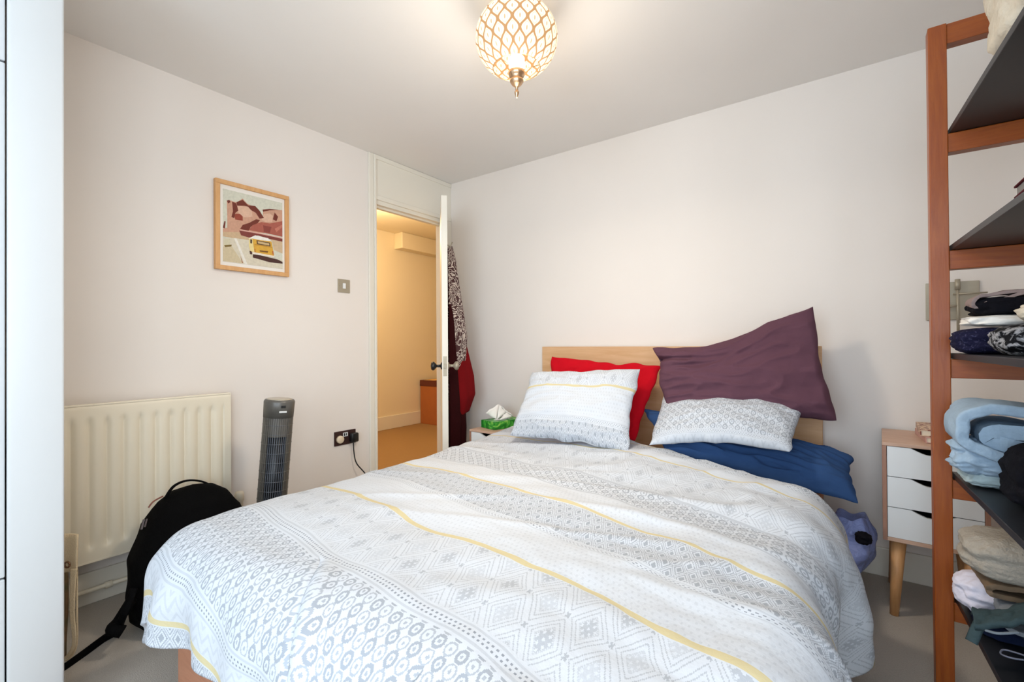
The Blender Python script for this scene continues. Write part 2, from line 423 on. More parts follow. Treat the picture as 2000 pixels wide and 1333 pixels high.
# ---------------------------------------------------------------- framed print
pf = empty('framed_print', (.012, -1.554, 1.716), 'oak framed desert road print with a yellow camper van, on the left wall', 'picture')
py0, py1, pz0, pz1 = -1.7455, -1.3625, 1.485, 1.949; fw = .022
for a, b_, c, d in ((py0, py1, pz1-fw, pz1), (py0, py1, pz0, pz0+fw), (py0, py0+fw, pz0+fw, pz1-fw), (py1-fw, py1, pz0+fw, pz1-fw)):
    bm = B(); box(bm, .001, .026, a, b_, c, d, .0015); adopt(pf, obj('frame_bar', bm, M_oakframe))
bm = B(); box(bm, .002, .014, py0+fw, py1-fw, pz0+fw, pz1-fw); adopt(pf, obj('mount', bm, plain('mount_board', srgb(240, 235, 226), .8, .01)))
ay0, ay1, az0, az1 = py0+fw+.016, py1-fw-.012, pz0+fw+.02, pz1-fw-.022
SH = [((214, 213, 195), [(118, 170), (795, 340), (795, 1110), (118, 1045)]),
 ((206, 158, 132), [(160, 320), (185, 305), (230, 325), (270, 330), (330, 285), (380, 345), (420, 365), (470, 372), (510, 420), (560, 505), (560, 418), (640, 408), (795, 425), (795, 700), (500, 690), (118, 690), (118, 650), (165, 640), (165, 520)]),
 ((222, 182, 156), [(275, 375), (400, 385), (430, 430), (440, 500), (360, 510), (300, 490), (280, 440)]),
 ((222, 182, 156), [(565, 470), (640, 460), (680, 490), (670, 560), (590, 560), (545, 540)]),
 ((112, 46, 32), [(215, 325), (262, 345), (282, 430), (250, 460), (238, 522), (208, 510), (225, 440)]),
 ((112, 46, 32), [(375, 365), (470, 372), (522, 430), (572, 515), (520, 522), (478, 455), (420, 420)]),
 ((112, 46, 32), [(262, 330), (330, 300), (372, 345), (415, 390), (350, 372), (270, 372)]),
 ((112, 46, 32), [(160, 315), (185, 305), (200, 330), (175, 350)]), ((112, 46, 32), [(118, 640), (135, 560), (148, 565), (140, 650)]),
 ((150, 66, 48), [(250, 470), (300, 470), (330, 500), (330, 550), (250, 540), (240, 500)]),
 ((112, 46, 32), [(480, 530), (525, 538), (500, 575), (420, 620), (395, 668), (300, 650), (330, 600), (400, 575)]),
 ((112, 46, 32), [(700, 450), (742, 500), (722, 552), (678, 530)]), ((112, 46, 32), [(555, 415), (640, 406), (755, 420), (640, 424), (560, 440)]),
 ((170, 92, 76), [(398, 660), (440, 600), (540, 562), (640, 578), (795, 552), (795, 735), (600, 695)]),
 ((140, 66, 56), [(560, 600), (660, 620), (640, 690), (570, 680)]), ((196, 120, 100), [(700, 640), (795, 590), (795, 620), (720, 680)]),
 ((206, 176, 140), [(118, 690), (300, 690), (420, 745), (400, 790), (118, 745)]),
 ((128, 58, 50), [(290, 668), (420, 680), (795, 758), (795, 792), (640, 762), (500, 722), (400, 750), (310, 725)]),
 ((226, 176, 160), [(300, 655), (500, 688), (795, 745), (795, 756), (500, 700), (300, 668)]),
 ((208, 182, 148), [(650, 765), (795, 792), (795, 930), (690, 890), (670, 800)]),
 ((218, 208, 186), [(118, 765), (240, 760), (400, 780), (440, 940), (795, 1010), (795, 1110), (118, 1045)]),
 ((208, 192, 158), [(118, 870), (205, 850), (330, 1058), (118, 1040)]),
 ((236, 230, 218), [(236, 765), (262, 765), (380, 1068), (350, 1066)]),
 ((150, 92, 52), [(300, 960), (332, 1055), (320, 1055)]), ((214, 206, 176), [(130, 780), (190, 770), (195, 850), (130, 860)]), ((120, 96, 40), [(130, 850), (212, 840), (205, 862), (140, 872)]),
 ((72, 38, 32), [(440, 935), (545, 960), (735, 1000), (795, 1028), (795, 1048), (640, 1036), (500, 1000), (440, 985)]),
 ((72, 38, 32), [(402, 905), (436, 915), (432, 950), (408, 945)]),
 ((219, 168, 62), [(397, 760), (440, 745), (640, 775), (662, 800), (690, 950), (680, 966), (450, 930), (410, 905), (395, 850)]),
 ((236, 216, 150), [(397, 760), (438, 765), (458, 925), (412, 906), (395, 850)]),
 ((242, 238, 228), [(390, 762), (430, 740), (470, 720), (500, 728), (620, 752), (652, 788), (520, 776), (440, 760)]),
 ((96, 66, 40), [(482, 778), (642, 804), (648, 850), (488, 826)]), ((206, 178, 130), [(496, 790), (630, 812), (634, 838), (500, 816)]),
 ((176, 120, 40), [(460, 826), (668, 858), (669, 864), (460, 832)]), ((120, 78, 30), [(520, 896), (620, 906), (612, 924), (520, 914)]),
 ((170, 70, 40), [(460, 880), (468, 880), (470, 920), (462, 918)]), ((190, 90, 50), [(668, 900), (680, 902), (684, 945), (672, 943)]),
 ((238, 226, 210), [(430, 918), (684, 958), (694, 978), (440, 945)]), ((70, 50, 40), [(412, 770), (432, 772), (430, 820), (412, 815)])]
bm = B(); mats = []
for i, (c, pts) in enumerate(SH):
    mm, nt, b = new_mat('print_ink'); n = tex_noise(nt, 90, 3, coord(nt)); cc = srgb(*c)
    nt.links.new(mixc(nt, n.outputs[0], tuple(x*.82 for x in cc), tuple(min(1, x*1.15) for x in cc)), b.inputs['Base Color']); b.inputs['Roughness'].default_value = .7
    mats.append(mm); vs = []
    for X, Y in pts:
        tx = (X-118)/677; top = 170+tx*170; bot = 1045+tx*65; ty = (Y-top)/(bot-top)
        vs.append(bm.verts.new((.0143+.00006*i, ay0+(ay1-ay0)*min(1, max(0, tx)), az1-(az1-az0)*min(1, max(0, ty)))))
    f = bm.faces.new(vs); f.material_index = i
me = bpy.data.meshes.new('print'); bm.normal_update(); bm.to_mesh(me); bm.free(); adopt(pf, link('print', me, mats))

# ---------------------------------------------------------------- switch and socket
sw = empty('light_switch', (.004, -.992, 1.468), 'square brushed metal light switch with white rocker beside the doorway', 'switch')
bm = B(); box(bm, .0005, .006, -1.036, -.948, 1.427, 1.513, .0015); adopt(sw, obj('plate', bm, M_steel))
bm = B(); box(bm, .005, .011, -1.002, -.982, 1.453, 1.488, .002); adopt(sw, obj('rocker', bm, M_white))
for yy in (-1.024, -.960):
    bm = B(); lathe(bm, [(0.0035, 0), (.003, .002), (0, .002)], (.006, yy, 1.47), 10, Matrix.Rotation(PI/2, 4, 'Y')); adopt(sw, obj('screw', bm, M_steel))
so = empty('wall_socket', (.004, -.988, .497), 'dark bronze double wall socket near the skirting beside the doorway', 'socket')
bm = B(); box(bm, .0005, .008, -1.066, -.911, .452, .542, .002); adopt(so, obj('plate', bm, plain('bronze', (.055, .025, .022), .4, metal=.3)))
bm = B(); box(bm, .008, .011, -1.006, -.972, .505, .53, .001); up_ = obj('usb_panel', bm, M_white); adopt(so, up_)
bm = B(); box(bm, .011, .0118, -1.001, -.992, .509, .526); box(bm, .011, .0118, -.986, -.98, .509, .526); obj('usb_port', bm, M_dark, up_)
bm = B(); lathe(bm, [(.024, 0), (.024, .016), (.020, .020), (0, .020)], (.008, -1.032, .492), 28, Matrix.Rotation(PI/2, 4, 'Y')); tag(obj('socket_cover', bm, plain('cream_knob', srgb(232, 214, 186), .5), None, True), 'round cream plug-in cover in the left half of the bronze socket', 'plug')
pg = empty('plug', (.02, -.935, .49), 'black plug with thin black cable in the right half of the bronze socket', 'plug')
bm = B(); box(bm, .008, .045, -.963, -.912, .462, .522, .008); adopt(pg, obj('plug_body', bm, M_dark, None, True))
bm = B(); tube(bm, smooth_path([(.03, -.945, .465), (.035, -.945, .40), (.045, -.935, .33), (.07, -.90, .27), (.15, -.86, .18), (.30, -.84, .08), (.5, -.84, .006)]), .004, 8); adopt(pg, obj('cable', bm, M_dark, None, True))

# ---------------------------------------------------------------- tower fan
fan = empty('tower_fan', (.30, -1.635, 0), 'dark grey tower fan with black grille, leaning slightly by the radiator', 'fan')
M_fan = plain('fan_grey', (.10, .092, .08), .35, .1); M_fblk = plain('fan_black', (.006, .006, .007), .4)
FR = .067; FH = .825
fa = math.atan2(CAM.y+1.6, CAM.x-.3)      # the front faces the window
bm = B(); lathe(bm, [(FR-.010, .07), (FR-.010, FH-.09)], (0, 0, 0), 40); core = obj('core', bm, M_fblk, None, True)
bm = B(); lathe(bm, [(FR, FH-.085), (FR+.002, FH-.01), (FR-.002, FH-.002), (FR-.006, FH), (0, FH)], (0, 0, 0), 48); head = obj('head', bm, M_fan, None, True)
bm = B(); lathe(bm, [(FR-.010, FH+.0005), (FR-.010, FH+.002), (0, FH+.002)], (0, 0, 0), 48); topd = obj('top_disc', bm, plain('fan_silver', (.6, .55, .45), .3, metal=.6), None, True)
bm = B(); lathe(bm, [(.125, 0), (.128, .012), (.10, .028), (.05, .04), (.05, .07), (FR, .075), (FR, .10)], (0, 0, 0), 48); base = obj('base', bm, M_fblk, None, True)
bm = B(); bm2 = B()
for k in range(42):
    a = 2*PI*k/42; da = (a+PI) % (2*PI)-PI
    front = abs(da) < .62
    M = Matrix.Rotation(a, 4, 'Z') @ Matrix.Translation((FR-.004, 0, 0))
    z1 = FH-.085; z0 = .09
    if front:
        boxT(bm, M @ Matrix.Translation((-.001, 0, (z1-.09+z1)/2)), .006, .0085, .09)
        boxT(bm2, M @ Matrix.Translation((-.001, 0, (z0+z1-.09)/2)), .004, .0026, z1-.09-z0)
    else:
        boxT(bm, M @ Matrix.Translation((0, 0, (z0+z1)/2)), .006, .0070, z1-z0)
for k in range(14):
    z = .12+k*.045
    pts = [(math.cos(a)*(FR-.002), math.sin(a)*(FR-.002), z) for a in [-.6+1.2*i/10 for i in range(11)]]
    tube(bm2, pts, .0012, 5)
    pts = [(math.cos(a)*(FR-.001), math.sin(a)*(FR-.001), z) for a in [.62+(2*PI-1.24)*i/40 for i in range(41)]]
    tube(bm, pts, .0016, 5)
gr1 = obj('grille', bm, M_fan); gr1['kind'] = 'stuff'
gr2 = obj('air_outlet', bm2, plain('fan_bar', (.10, .11, .13), .4)); gr2['kind'] = 'stuff'
bm = B(); boxT(bm, Matrix.Rotation(.25, 4, 'Z') @ Matrix.Translation((FR+.001, 0, FH-.028)), .003, .022, .013, .002); disp = obj('display', bm, M_fblk)
bm = B(); boxT(bm, Matrix.Rotation(.25, 4, 'Z') @ Matrix.Translation((FR+.001, 0, FH-.053)), .003, .034, .008, .001); badge = obj('badge', bm, plain('badge_silver', (.7, .7, .68), .3))
for o in (core, head, base, gr1): o.parent = fan
for o in (topd, disp, badge): o.parent = head
gr2.parent = core
fan.rotation_euler = (0, 0, 0)
# lean about 4.5 degrees, front turned to the bed
leanax = _r.copy(); leanax.z = 0; leanax.normalize()
fan.matrix_world = Matrix.Translation((.318, -1.638, 0.006)) @ Matrix.Rotation(math.radians(4.6), 4, _f) @ Matrix.Rotation(fa, 4, 'Z')

# ---------------------------------------------------------------- bed
bed = empty('bed', (1.718, -1.1, 0), 'oak veneer double bed frame with tall flat headboard against the back wall', 'bed')
bm = B(); box(bm, .917, 2.519, -.062, -.022, .0, 1.070, .003); adopt(bed, obj('headboard', bm, M_oak))
M_rail = wood('oak_rail', srgb(190, 134, 104), srgb(166, 110, 82), (1, 1, 8), .5, 4)
for x0 in (.915, 2.49):
    bm = B(); box(bm, x0, x0+.03, -2.17, -.062, .02, .36, .003); adopt(bed, obj('side_rail', bm, M_rail))
bm = B(); box(bm, .905, 2.53, -2.20, -2.17, .0, .38, .003); adopt(bed, obj('footboard', bm, M_rail))
bm = B(); box(bm, .95, 2.485, -2.15, -.075, .215, .44, .04, 4); tag(obj('mattress', bm, plain('mattress_ticking', srgb(235, 235, 232), .9), None, True), 'white mattress on the bed frame beneath the patterned duvet', 'mattress')

# duvet: arc-length cloth over a rounded slab
XL, XRR, YF = .800, 2.588, -2.262
RR = .135
v_head_l, v_head_r = .30, .80
def duvet_xy(s, t):
    """s across (0 left .. 1 right), t head -> foot, returns cloth coordinates (u, v) in metres"""
    u = (XL-.18) + s*((XRR+.345)-(XL-.18))
    k = min(1, max(0, (u-1.35)/1.25)); k = k*k*(3-2*k)
    vh = .33 + (.82-.33)*k
    return u, vh + t*(2.435-vh)
def wr(u, v):
    """height of soft folds"""
    a = .5+.5*min(1, max(0, (u-1.3)/1.2))
    n1 = nz(u*1.6, v*3.2, 3.1)*.018
    rid = (1-abs(nz(u*1.3+nz(u, v)*.7, v*5.5+u*1.1, 7.7))*2.2)
    n2 = max(0, rid)**2*.014*a
    n3 = nz(u*7, v*11, 1.3)*.008*a + nz(u*19, v*22, 4.3)*.0035*max(0, a-.5)*2
    n4 = nz(u*3.2, v*7.5+u*2, 5.5)*.010*a
    return n1+n2+n3+n4
def duvet_pt(s, t):
    u, v = duvet_xy(s, t)
    cx0, cx1, cy1 = XL+RR, XRR+.004+.020*math.sin(2*PI*(v-.825)/.7)-RR, -YF-RR
    cu = min(max(u, cx0), cx1); cv = min(v, cy1)
    du, dv = u-cu, v-cv; sl = math.hypot(du, dv)
    hs_ = min(1, max(0, (v-.45-.40*min(1, max(0, (u-1.4)/.9)))/.5)); top = .535 - .045*hs_*hs_*(3-2*hs_) + .025*math.sin(PI*min(1, max(0, (u-XL)/(XRR-XL)))) + .012*math.sin(PI*min(1, v/2.3))
    h = wr(u, v)
    if sl < 1e-6:
        x, y, z = cu, -cv, top+h
        # soft sink toward the head edge
    else:
        nx, ny = du/sl, -dv/sl
        q = RR*PI/2
        if sl < q:
            th = sl/RR; off = RR*math.sin(th); dr = RR*(1-math.cos(th)); nxz = math.sin(th)
        else:
            off = RR + (sl-q)*(.0 if u > 2 else .03); dr = RR+(sl-q)*.985; nxz = 1
        ang = math.atan2(ny, nx)
        tang = (v if abs(nx) > .7 else u)
        fold = .022*math.sin(tang*13+nz(tang*2, 1)*4)+.012*math.sin(tang*29+2)
        fold *= min(1, max(0, sl-RR*.6)/.25)
        if u > 2: fold = fold*1.1+.018*max(0, min(1, (sl-.1)/.2))*math.sin((v-.75)*5.2)
        if u > 2: fold -= .02*min(1, sl/.25)
        off += fold + h*nxz; z = top - dr + h*(1-nxz)
        x = cu+nx*off; y = -cv+ny*off
    # the crease at the near left corner
    d = abs(x-(1.34+(-y-2.0)*-.55)); yy = -y
    if yy > 2.02: z -= 0  # kept smooth here
    hb = t*2.2
    if hb < .05: z -= .02*(1-hb/.05)
    z = max(z, .03)
    return Vector((x, y, z))
CRX, CRS = 1.54, 1.1
def crease(pt):
    # a pinched fold running over the foot edge
    x, y, z = pt
    yy = -y; lx = CRX+(yy-2.1)*CRS
    w_ = math.exp(-((x-lx)/.016)**2)*min(1, max(0, (yy-2.08)/.06))
    w2 = math.exp(-((x-lx-.035)/.035)**2)*min(1, max(0, (yy-2.05)/.12))
    return Vector((x, y+w_*.026-w2*.014, z-w_*.026+w2*.014))
def duv_uv(s, t):
    u, v = duvet_xy(s, t); return (u, v-.11*(u-1.7)*(1+(2.2*min(1, max(0, (1.8-v)/1.0)) if u > 1.7 else 0))+.010*math.sin(u*7)+.006*math.sin(u*17+v*5))
bands = [(.505, .515, 'yellow'), (.52, .612, 'zig'), (.614, .64, 'dots'), (.70, .711, 'yellow'), (.72, 1.03, 'diam'), (1.035, 1.05, 'line'), (1.052, 1.213, 'circ'), (1.216, 1.225, 'line'), (1.24, 1.355, 'weav'), (1.362, 1.378, 'yellow'), (1.382, 1.565, 'zig'), (1.57, 1.60, 'dots'), (1.61, 1.775, 'weav'), (1.778, 1.797, 'yellow'), (1.80, 2.045, 'diam'), (2.05, 2.095, 'dots'), (2.10, 2.315, 'circ'), (2.318, 2.355, 'dots'), (2.36, 2.425, 'pzig'), (2.428, 2.446, 'yellow'), (2.45, 2.60, 'zig')]
M_duvet = fabric_print('duvet_print', bands, wob=.012)
dv = grid('duvet', lambda s, t: crease(duvet_pt(s, t)), 420, 380, M_duvet, None, duv_uv)
solid(dv, .022, -1)
tag(dv, 'white duvet with grey geometric bands and mustard stripes spread over the bed', 'duvet')

# ---------------------------------------------------------------- pillows
def pillow(name, cs4, thick, mat, label, seed=0, back=.55, pinch=.05, wr_=.01, n=90, uvw=.7, uvh=.45, mod=None, expo=.42, uvmap=None):
    TL, TR, BR, BL = [Vector(c) for c in cs4]
    nrm = ((TR-BL).cross(TL-BR)).normalized()
    if nrm.dot(CAM-(TL+BR)/2) < 0: nrm = -nrm
    org = (TL+TR+BR+BL)/4
    vs = []; uvs = []; idx = {}
    def base_(s, t):
        # t 0 = bottom, 1 = top
        s2 = .5+(s-.5)*(1-pinch*math.sin(PI*t)**2*1.0); t2 = .5+(t-.5)*(1-pinch*1.3*math.sin(PI*s)**2)
        p = (BL*(1-s2)+BR*s2)*(1-t2)+(TL*(1-s2)+TR*s2)*t2
        e = min(s, 1-s, t, 1-t)
        k = max(0, 1-e/.06)
        p = p + (TR-TL).normalized()*nz(t*6, seed)*.012*k + (TL-BL).normalized()*nz(s*7, seed+3)*.014*k
        return p
    for side in (1, -1):
        for j in range(n+1):
            for i in range(n+1):
                # denser sampling near the seam
                s = .5-.5*math.cos(PI*i/n); t = .5-.5*math.cos(PI*j/n)
                edge = i in (0, n) or j in (0, n)
                if side == -1 and edge: idx[(side, i, j)] = idx[(1, i, j)]; continue
                p = base_(s, t)
                f = (max(0, 4*s*(1-s))**expo)*(max(0, 4*t*(1-t))**expo)
                th = thick*f*(1 if side == 1 else back)
                e = min(s, 1-s, t, 1-t)
                w_ = wr_*(nz(s*3+seed, t*4, seed)*1.6 + (max(0, 1-2.4*abs(nz(s*4+seed*2, t*7, 2+seed)))**2)*1.1 + nz(s*12, t*14, seed)*.45)*min(1, e/.04)
                p = p + nrm*side*(th+w_)
                if mod: p = mod(p, s, t, side)
                idx[(side, i, j)] = len(vs); vs.append(tuple(p-org))
                uvs.append(uvmap(s, t) if uvmap else (s*uvw, t*uvh))
    fs = []
    for side in (1, -1):
        for j in range(n):
            for i in range(n):
                q = [idx[(side, i, j)], idx[(side, i+1, j)], idx[(side, i+1, j+1)], idx[(side, i, j+1)]]
                fs.append(q if side == 1 else q[::-1])
    me = bpy.data.meshes.new(name); me.from_pydata(vs, [], fs)
    uv = me.uv_layers.new(name='UVMap'); li = np.zeros(len(me.loops), dtype=np.int32); me.loops.foreach_get('vertex_index', li)
    uv.data.foreach_set('uv', np.array(uvs, dtype=np.float32)[li].ravel())
    me.polygons.foreach_set('use_smooth', [True]*len(me.polygons))
    b2 = bmesh.new(); b2.from_mesh(me); bmesh.ops.recalc_face_normals(b2, faces=b2.faces); b2.to_mesh(me); b2.free()
    o = link(name, me, mat); o.location = org
    return tag(o, label, 'pillow')
def cotton(name, col, bs=70):
    m, nt, b = new_mat(name); v = coord(nt)
    n = tex_noise(nt, 9, 4, v); n2 = tex_noise(nt, bs, 2, v)
    nt.links.new(mixc(nt, n.outputs[0], tuple(c*.88 for c in col), tuple(min(1, c*1.1) for c in col)), b.inputs['Base Color'])
    b.inputs['Roughness'].default_value = .9; b.inputs['Specular IOR Level'].default_value = .12
    E.nt = nt; n3 = tex_noise(nt, 18, 3, v)
    bump(nt, b, (E(n3.outputs[0])+E(n2.outputs[0])*.1).v, .35, .012); return m
M_red = cotton('red_cotton', srgb(196, 12, 30)); M_plum = cotton('plum_linen', srgb(98, 66, 78), 300); M_blue = cotton('blue_cotton', srgb(50, 78, 122))
pillow('pillow', [at(1078, 697, 2.92), at(1292, 716, 2.55), at(1240, 862, 2.42), at(1068, 850, 2.80)], .055, M_red, 'bright red pillow leaning on the headboard behind the left patterned pillow', 3, pinch=.03, wr_=.008)
Mp1 = fabric_print('pillow_print_left', [(0, .085, 'zig'), (.088, .115, 'dots'), (.13, .30, 'weav'), (.305, .318, 'yellow'), (.32, .5, 'diam')], wob=.02)
pillow('pillow', [at(1040, 728, 2.68), at(1250, 722, 2.42), at(1226, 882, 2.14), at(996, 850, 2.50)], .075, Mp1, 'white patterned pillow with a mustard stripe, propped on the left half of the bed', 5, pinch=.045, wr_=.007)
pillow('pillow', [at(1255, 800, 2.52), at(1664, 892, 2.02), at(1676, 984, 1.82), at(1300, 880, 2.15)], .07, M_blue, 'plain blue pillow lying flat under the others, its corner hanging off the right side', 9, pinch=.04, wr_=.012, back=.5)
def mod2(p, s, t, side):
    return p+Vector((0, 0, .05*math.sin(PI*s)*(1-t)*.6-.01))
Mp2 = fabric_print('pillow_print_right', [(.0, .012, 'pzig'), (.014, .034, 'dots'), (.036, .40, 'circ'), (.41, .5, 'weav')], wob=.02)
pillow('pillow', [at(1300, 758, 2.50), at(1572, 786, 2.08), at(1542, 878, 1.86), at(1268, 866, 2.16)], .075, Mp2, 'white pillow with grey ring print lying on the blue pillow at the right', 12, pinch=.02, wr_=.006, mod=mod2, uvw=.72, uvh=.42)
def modp(p, s, t, side):
    # a slumped left end and one tall ear at the top right
    q = Vector(p)
    ear = max(0, (s-.62)/.38)**2*max(0, (t-.55)/.45)
    q += Vector((0, 0, .03*ear))
    q -= Vector((0, 0, .045*math.sin(PI*min(1, s/.75))*(t**2)))
    # strong fold along the upper third on the left
    fd = math.exp(-((t-(.78-.1*s))/.035)**2)*max(0, 1-s/.7)
    n_ = Vector((-.25, -.95, .1))
    q -= n_*.035*fd*(1 if side == 1 else 0)
    pl_ = math.exp(-((t-(.62+.12*s))/.03)**2)*math.exp(-((s-.25)/.3)**2)
    q -= n_*.014*pl_*(1 if side == 1 else 0)
    lf = max(0, 1-s/.07)
    q += Vector((1, 0, 0))*.012*lf*math.sin(t*9+1) - n_*.02*lf*0
    return q
pillow('pillow', [at(1277, 680, 2.50), at(1588, 612, 2.12), at(1634, 822, 2.00), at(1298, 800, 2.34)], .085, M_plum, 'large dark plum pillow standing on top of the pile at the right of the headboard', 21, pinch=.035, wr_=.012, mod=modp, expo=.34)

# ---------------------------------------------------------------- bedside cabinets
def cutout_panel(bm, x0, x1, y0, y1, z0, z1, cw, chh, cx, right=True):
    """drawer front with a shallow scooped notch in its top edge"""
    pts = [(x0, z0), (x1, z0), (x1, z1)]
    N = 14
    for k in range(N+1):
        a = k/N; xx = cx+cw*(1-2*a)/1.0*.5
        s_ = abs(1-2*a); d = chh*(1-max(0, (s_-.25)/.75)**1.2) if s_ > .25 else chh
        sm = d
        pts.append((xx, z1-sm if 0 < k < N else z1))
    pts.append((x0, z1))
    fr_ = [bm.verts.new((x, y0, z)) for x, z in pts]; bk = [bm.verts.new((x, y1, z)) for x, z in pts]
    bm.faces.new(fr_); bm.faces.new(bk[::-1])
    for i in range(len(pts)):
        j = (i+1) % len(pts); bm.faces.new((fr_[i], bk[i], bk[j], fr_[j]))
def bedside(x0, x1, y0, y1, zt, zb, nd, label):
    r = empty('bedside_cabinet', ((x0+x1)/2, (y0+y1)/2, 0), label, 'bedside cabinet')
    t = .014
    bm = B(); box(bm, x0, x1, y0, y1, zt-t, zt, .002); adopt(r, obj('top', bm, M_bedside))
    for a in (x0, x1-t):
        bm = B(); box(bm, a, a+t, y0, y1, zb, zt-t, .001); adopt(r, obj('side_panel', bm, M_sidepanel))
    bm = B(); box(bm, x0+t, x1-t, y0, y1, zb, zb+t, .001); adopt(r, obj('bottom_panel', bm, M_bedside))
    bm = B(); box(bm, x0+t, x1-t, y1-.006, y1, zb+t, zt-t); adopt(r, obj('back_panel', bm, M_sidepanel))
    hh = (zt-zb-2*t)/nd
    for k in range(nd):
        za = zb+t+k*hh+.0015; zc = za+hh-.003
        bm = B(); cutout_panel(bm, x0+t+.0015, x1-t-.0015, y0+.003, y0+.016, za, zc, .13, .022, (x0+x1)/2)
        dr = obj('drawer', bm, M_white); adopt(r, dr)
        bm = B(); box(bm, x0+t+.003, x1-t-.003, y0+.06, y1-.02, za+.004, zc-.03); obj('drawer_box', bm, M_shelf, dr)
    for sx, sy in ((0, 0), (1, 0), (0, 1), (1, 1)):
        xx = x0+.05 if sx == 0 else x1-.05; yy = y0+.05 if sy == 0 else y1-.07
        ex = xx+(-.018 if sx == 0 else .018); ey = yy+(-.03 if sy == 0 else .03)
        bm = B(); tube(bm, [(ex, ey, 0), (xx, yy, zb)], [.0145, .025], 20); adopt(r, obj('leg', bm, M_bedleg, None, True))
    return r
bedside(2.736, 3.040, -.40, -.028, .688, .298, 3, 'slim oak bedside cabinet with three white drawers, right of the bed').rotation_euler = (0, 0, -.045)
bedside(.553, .857, -.41, -.03, .518, .298, 2, 'low oak bedside cabinet with white drawers, left of the bed under the tissue box')
# tissue box
tb = empty('tissue_box', (.68, -.21, .519), 'green cardboard tissue box with a white tissue, on the left bedside cabinet', 'tissue box')
mt, nt, b = new_mat('green_card'); n = tex_noise(nt, 14, 3, coord(nt), .5, 2.0)
r_ = nt.nodes.new('ShaderNodeValToRGB'); r_.color_ramp.elements[0].color = (*srgb(22, 120, 34), 1); r_.color_ramp.elements[1].color = (*srgb(70, 178, 62), 1); r_.color_ramp.elements[0].position = .45; r_.color_ramp.elements[1].position = .58
e_ = r_.color_ramp.elements.new(.66); e_.color = (*srgb(150, 200, 90), 1)
nt.links.new(n.outputs[0], r_.inputs[0]); nt.links.new(r_.outputs[0], b.inputs['Base Color']); b.inputs['Roughness'].default_value = .4
bm = B(); box(bm, -.075, .075, -.125, .125, 0, .052, .002); bx_ = obj('carton', bm, mt); bx_.parent = tb
bm = B(); lathe(bm, [(.028, .0522), (.028, .0526), (0, .0526)], (0, 0, 0), 24, Matrix.Diagonal((1, 2.6, 1, 1))); op_ = obj('opening', bm, M_white); op_.parent = tb
M_tissue = plain('tissue_paper', srgb(246, 240, 232), .9, .02)
bm = B()
P0 = [(-.022, -.05, .05), (-.026, .04, .05), (.02, .055, .05), (.024, -.045, .05)]
tips = [(-.06, -.09, .105), (-.015, -.02, .150), (.02, .03, .118), (.06, -.02, .078)]
def tri(a, b_, c, m_=6):
    rows = []
    A, B_, C_ = Vector(a), Vector(b_), Vector(c)
    for i in range(m_+1):
        row = []
        for j in range(m_+1-i):
            u, v = i/m_, j/m_; p = A*(1-u-v)+B_*u+C_*v
            p += Vector((.004*math.sin(9*u+4*v), .004*math.cos(8*v), .003*math.sin(12*u))); row.append(bm.verts.new(p))
        rows.append(row)
    for i in range(m_):
        for j in range(m_-i):
            bm.faces.new((rows[i][j], rows[i+1][j], rows[i][j+1]))
            if j < m_-i-1: bm.faces.new((rows[i+1][j], rows[i+1][j+1], rows[i][j+1]))
tri((-.01, -.045, .05), (-.055, -.11, .10), (-.012, -.02, .155)); tri((-.01, -.045, .05), (-.012, -.02, .155), (.02, .02, .10)); tri((-.005, .045, .05), (-.012, -.02, .155), (.045, .06, .075)); tri((.0, -.03, .05), (.02, .02, .10), (.05, .05, .07)); tri((-.02, .03, .05), (-.055, -.11, .10), (-.012, -.02, .155))
ti = obj('tissue', bm, M_tissue, tb, True); solid(ti, .0008)
tb.rotation_euler = (0, 0, math.radians(-14))

# books on the right cabinet
M_pink = plain('pink_card', srgb(206, 160, 148), .6); M_page = plain('paper', srgb(238, 224, 200), .8); 
mk, nt, b = new_mat('patterned_cover'); E.nt = nt
vv = coord(nt, 'Object', (1, 1, 1)); vo = nt.nodes.new('ShaderNodeTexVoronoi'); vo.inputs['Scale'].default_value = 55; nt.links.new(vv, vo.inputs['Vector'])
nt.links.new(mixc(nt, gt(E(vo.outputs['Distance']), .45).v, srgb(130, 60, 44), srgb(222, 190, 160)), b.inputs['Base Color'])
def book(x0, x1, y0, y1, z0, z1, cover, label, rot=0):
    r = empty('book', ((x0+x1)/2, (y0+y1)/2, z0), label, 'book', 'books on the right bedside cabinet')
    bm = B(); box(bm, x0, x1, y0, y1, z0, z0+.003); box(bm, x0, x1, y0, y1, z1-.003, z1); box(bm, x0, x0+.003, y0, y1, z0+.003, z1-.003)
    c = obj('cover', bm, cover); bm = B(); box(bm, x0+.003, x1-.004, y0+.003, y1-.003, z0+.003, z1-.003); p = obj('pages', bm, M_page)
    adopt(r, c, p); r.rotation_euler = (0, 0, rot); return r
book(2.86, 3.03, -.33, -.10, .689, .712, M_pink, 'pale pink book, lower of the two on the right bedside cabinet', .05)
book(2.855, 3.02, -.32, -.09, .713, .738, mk, 'book with a brown patterned cover, upper one on the right bedside cabinet', -.03)

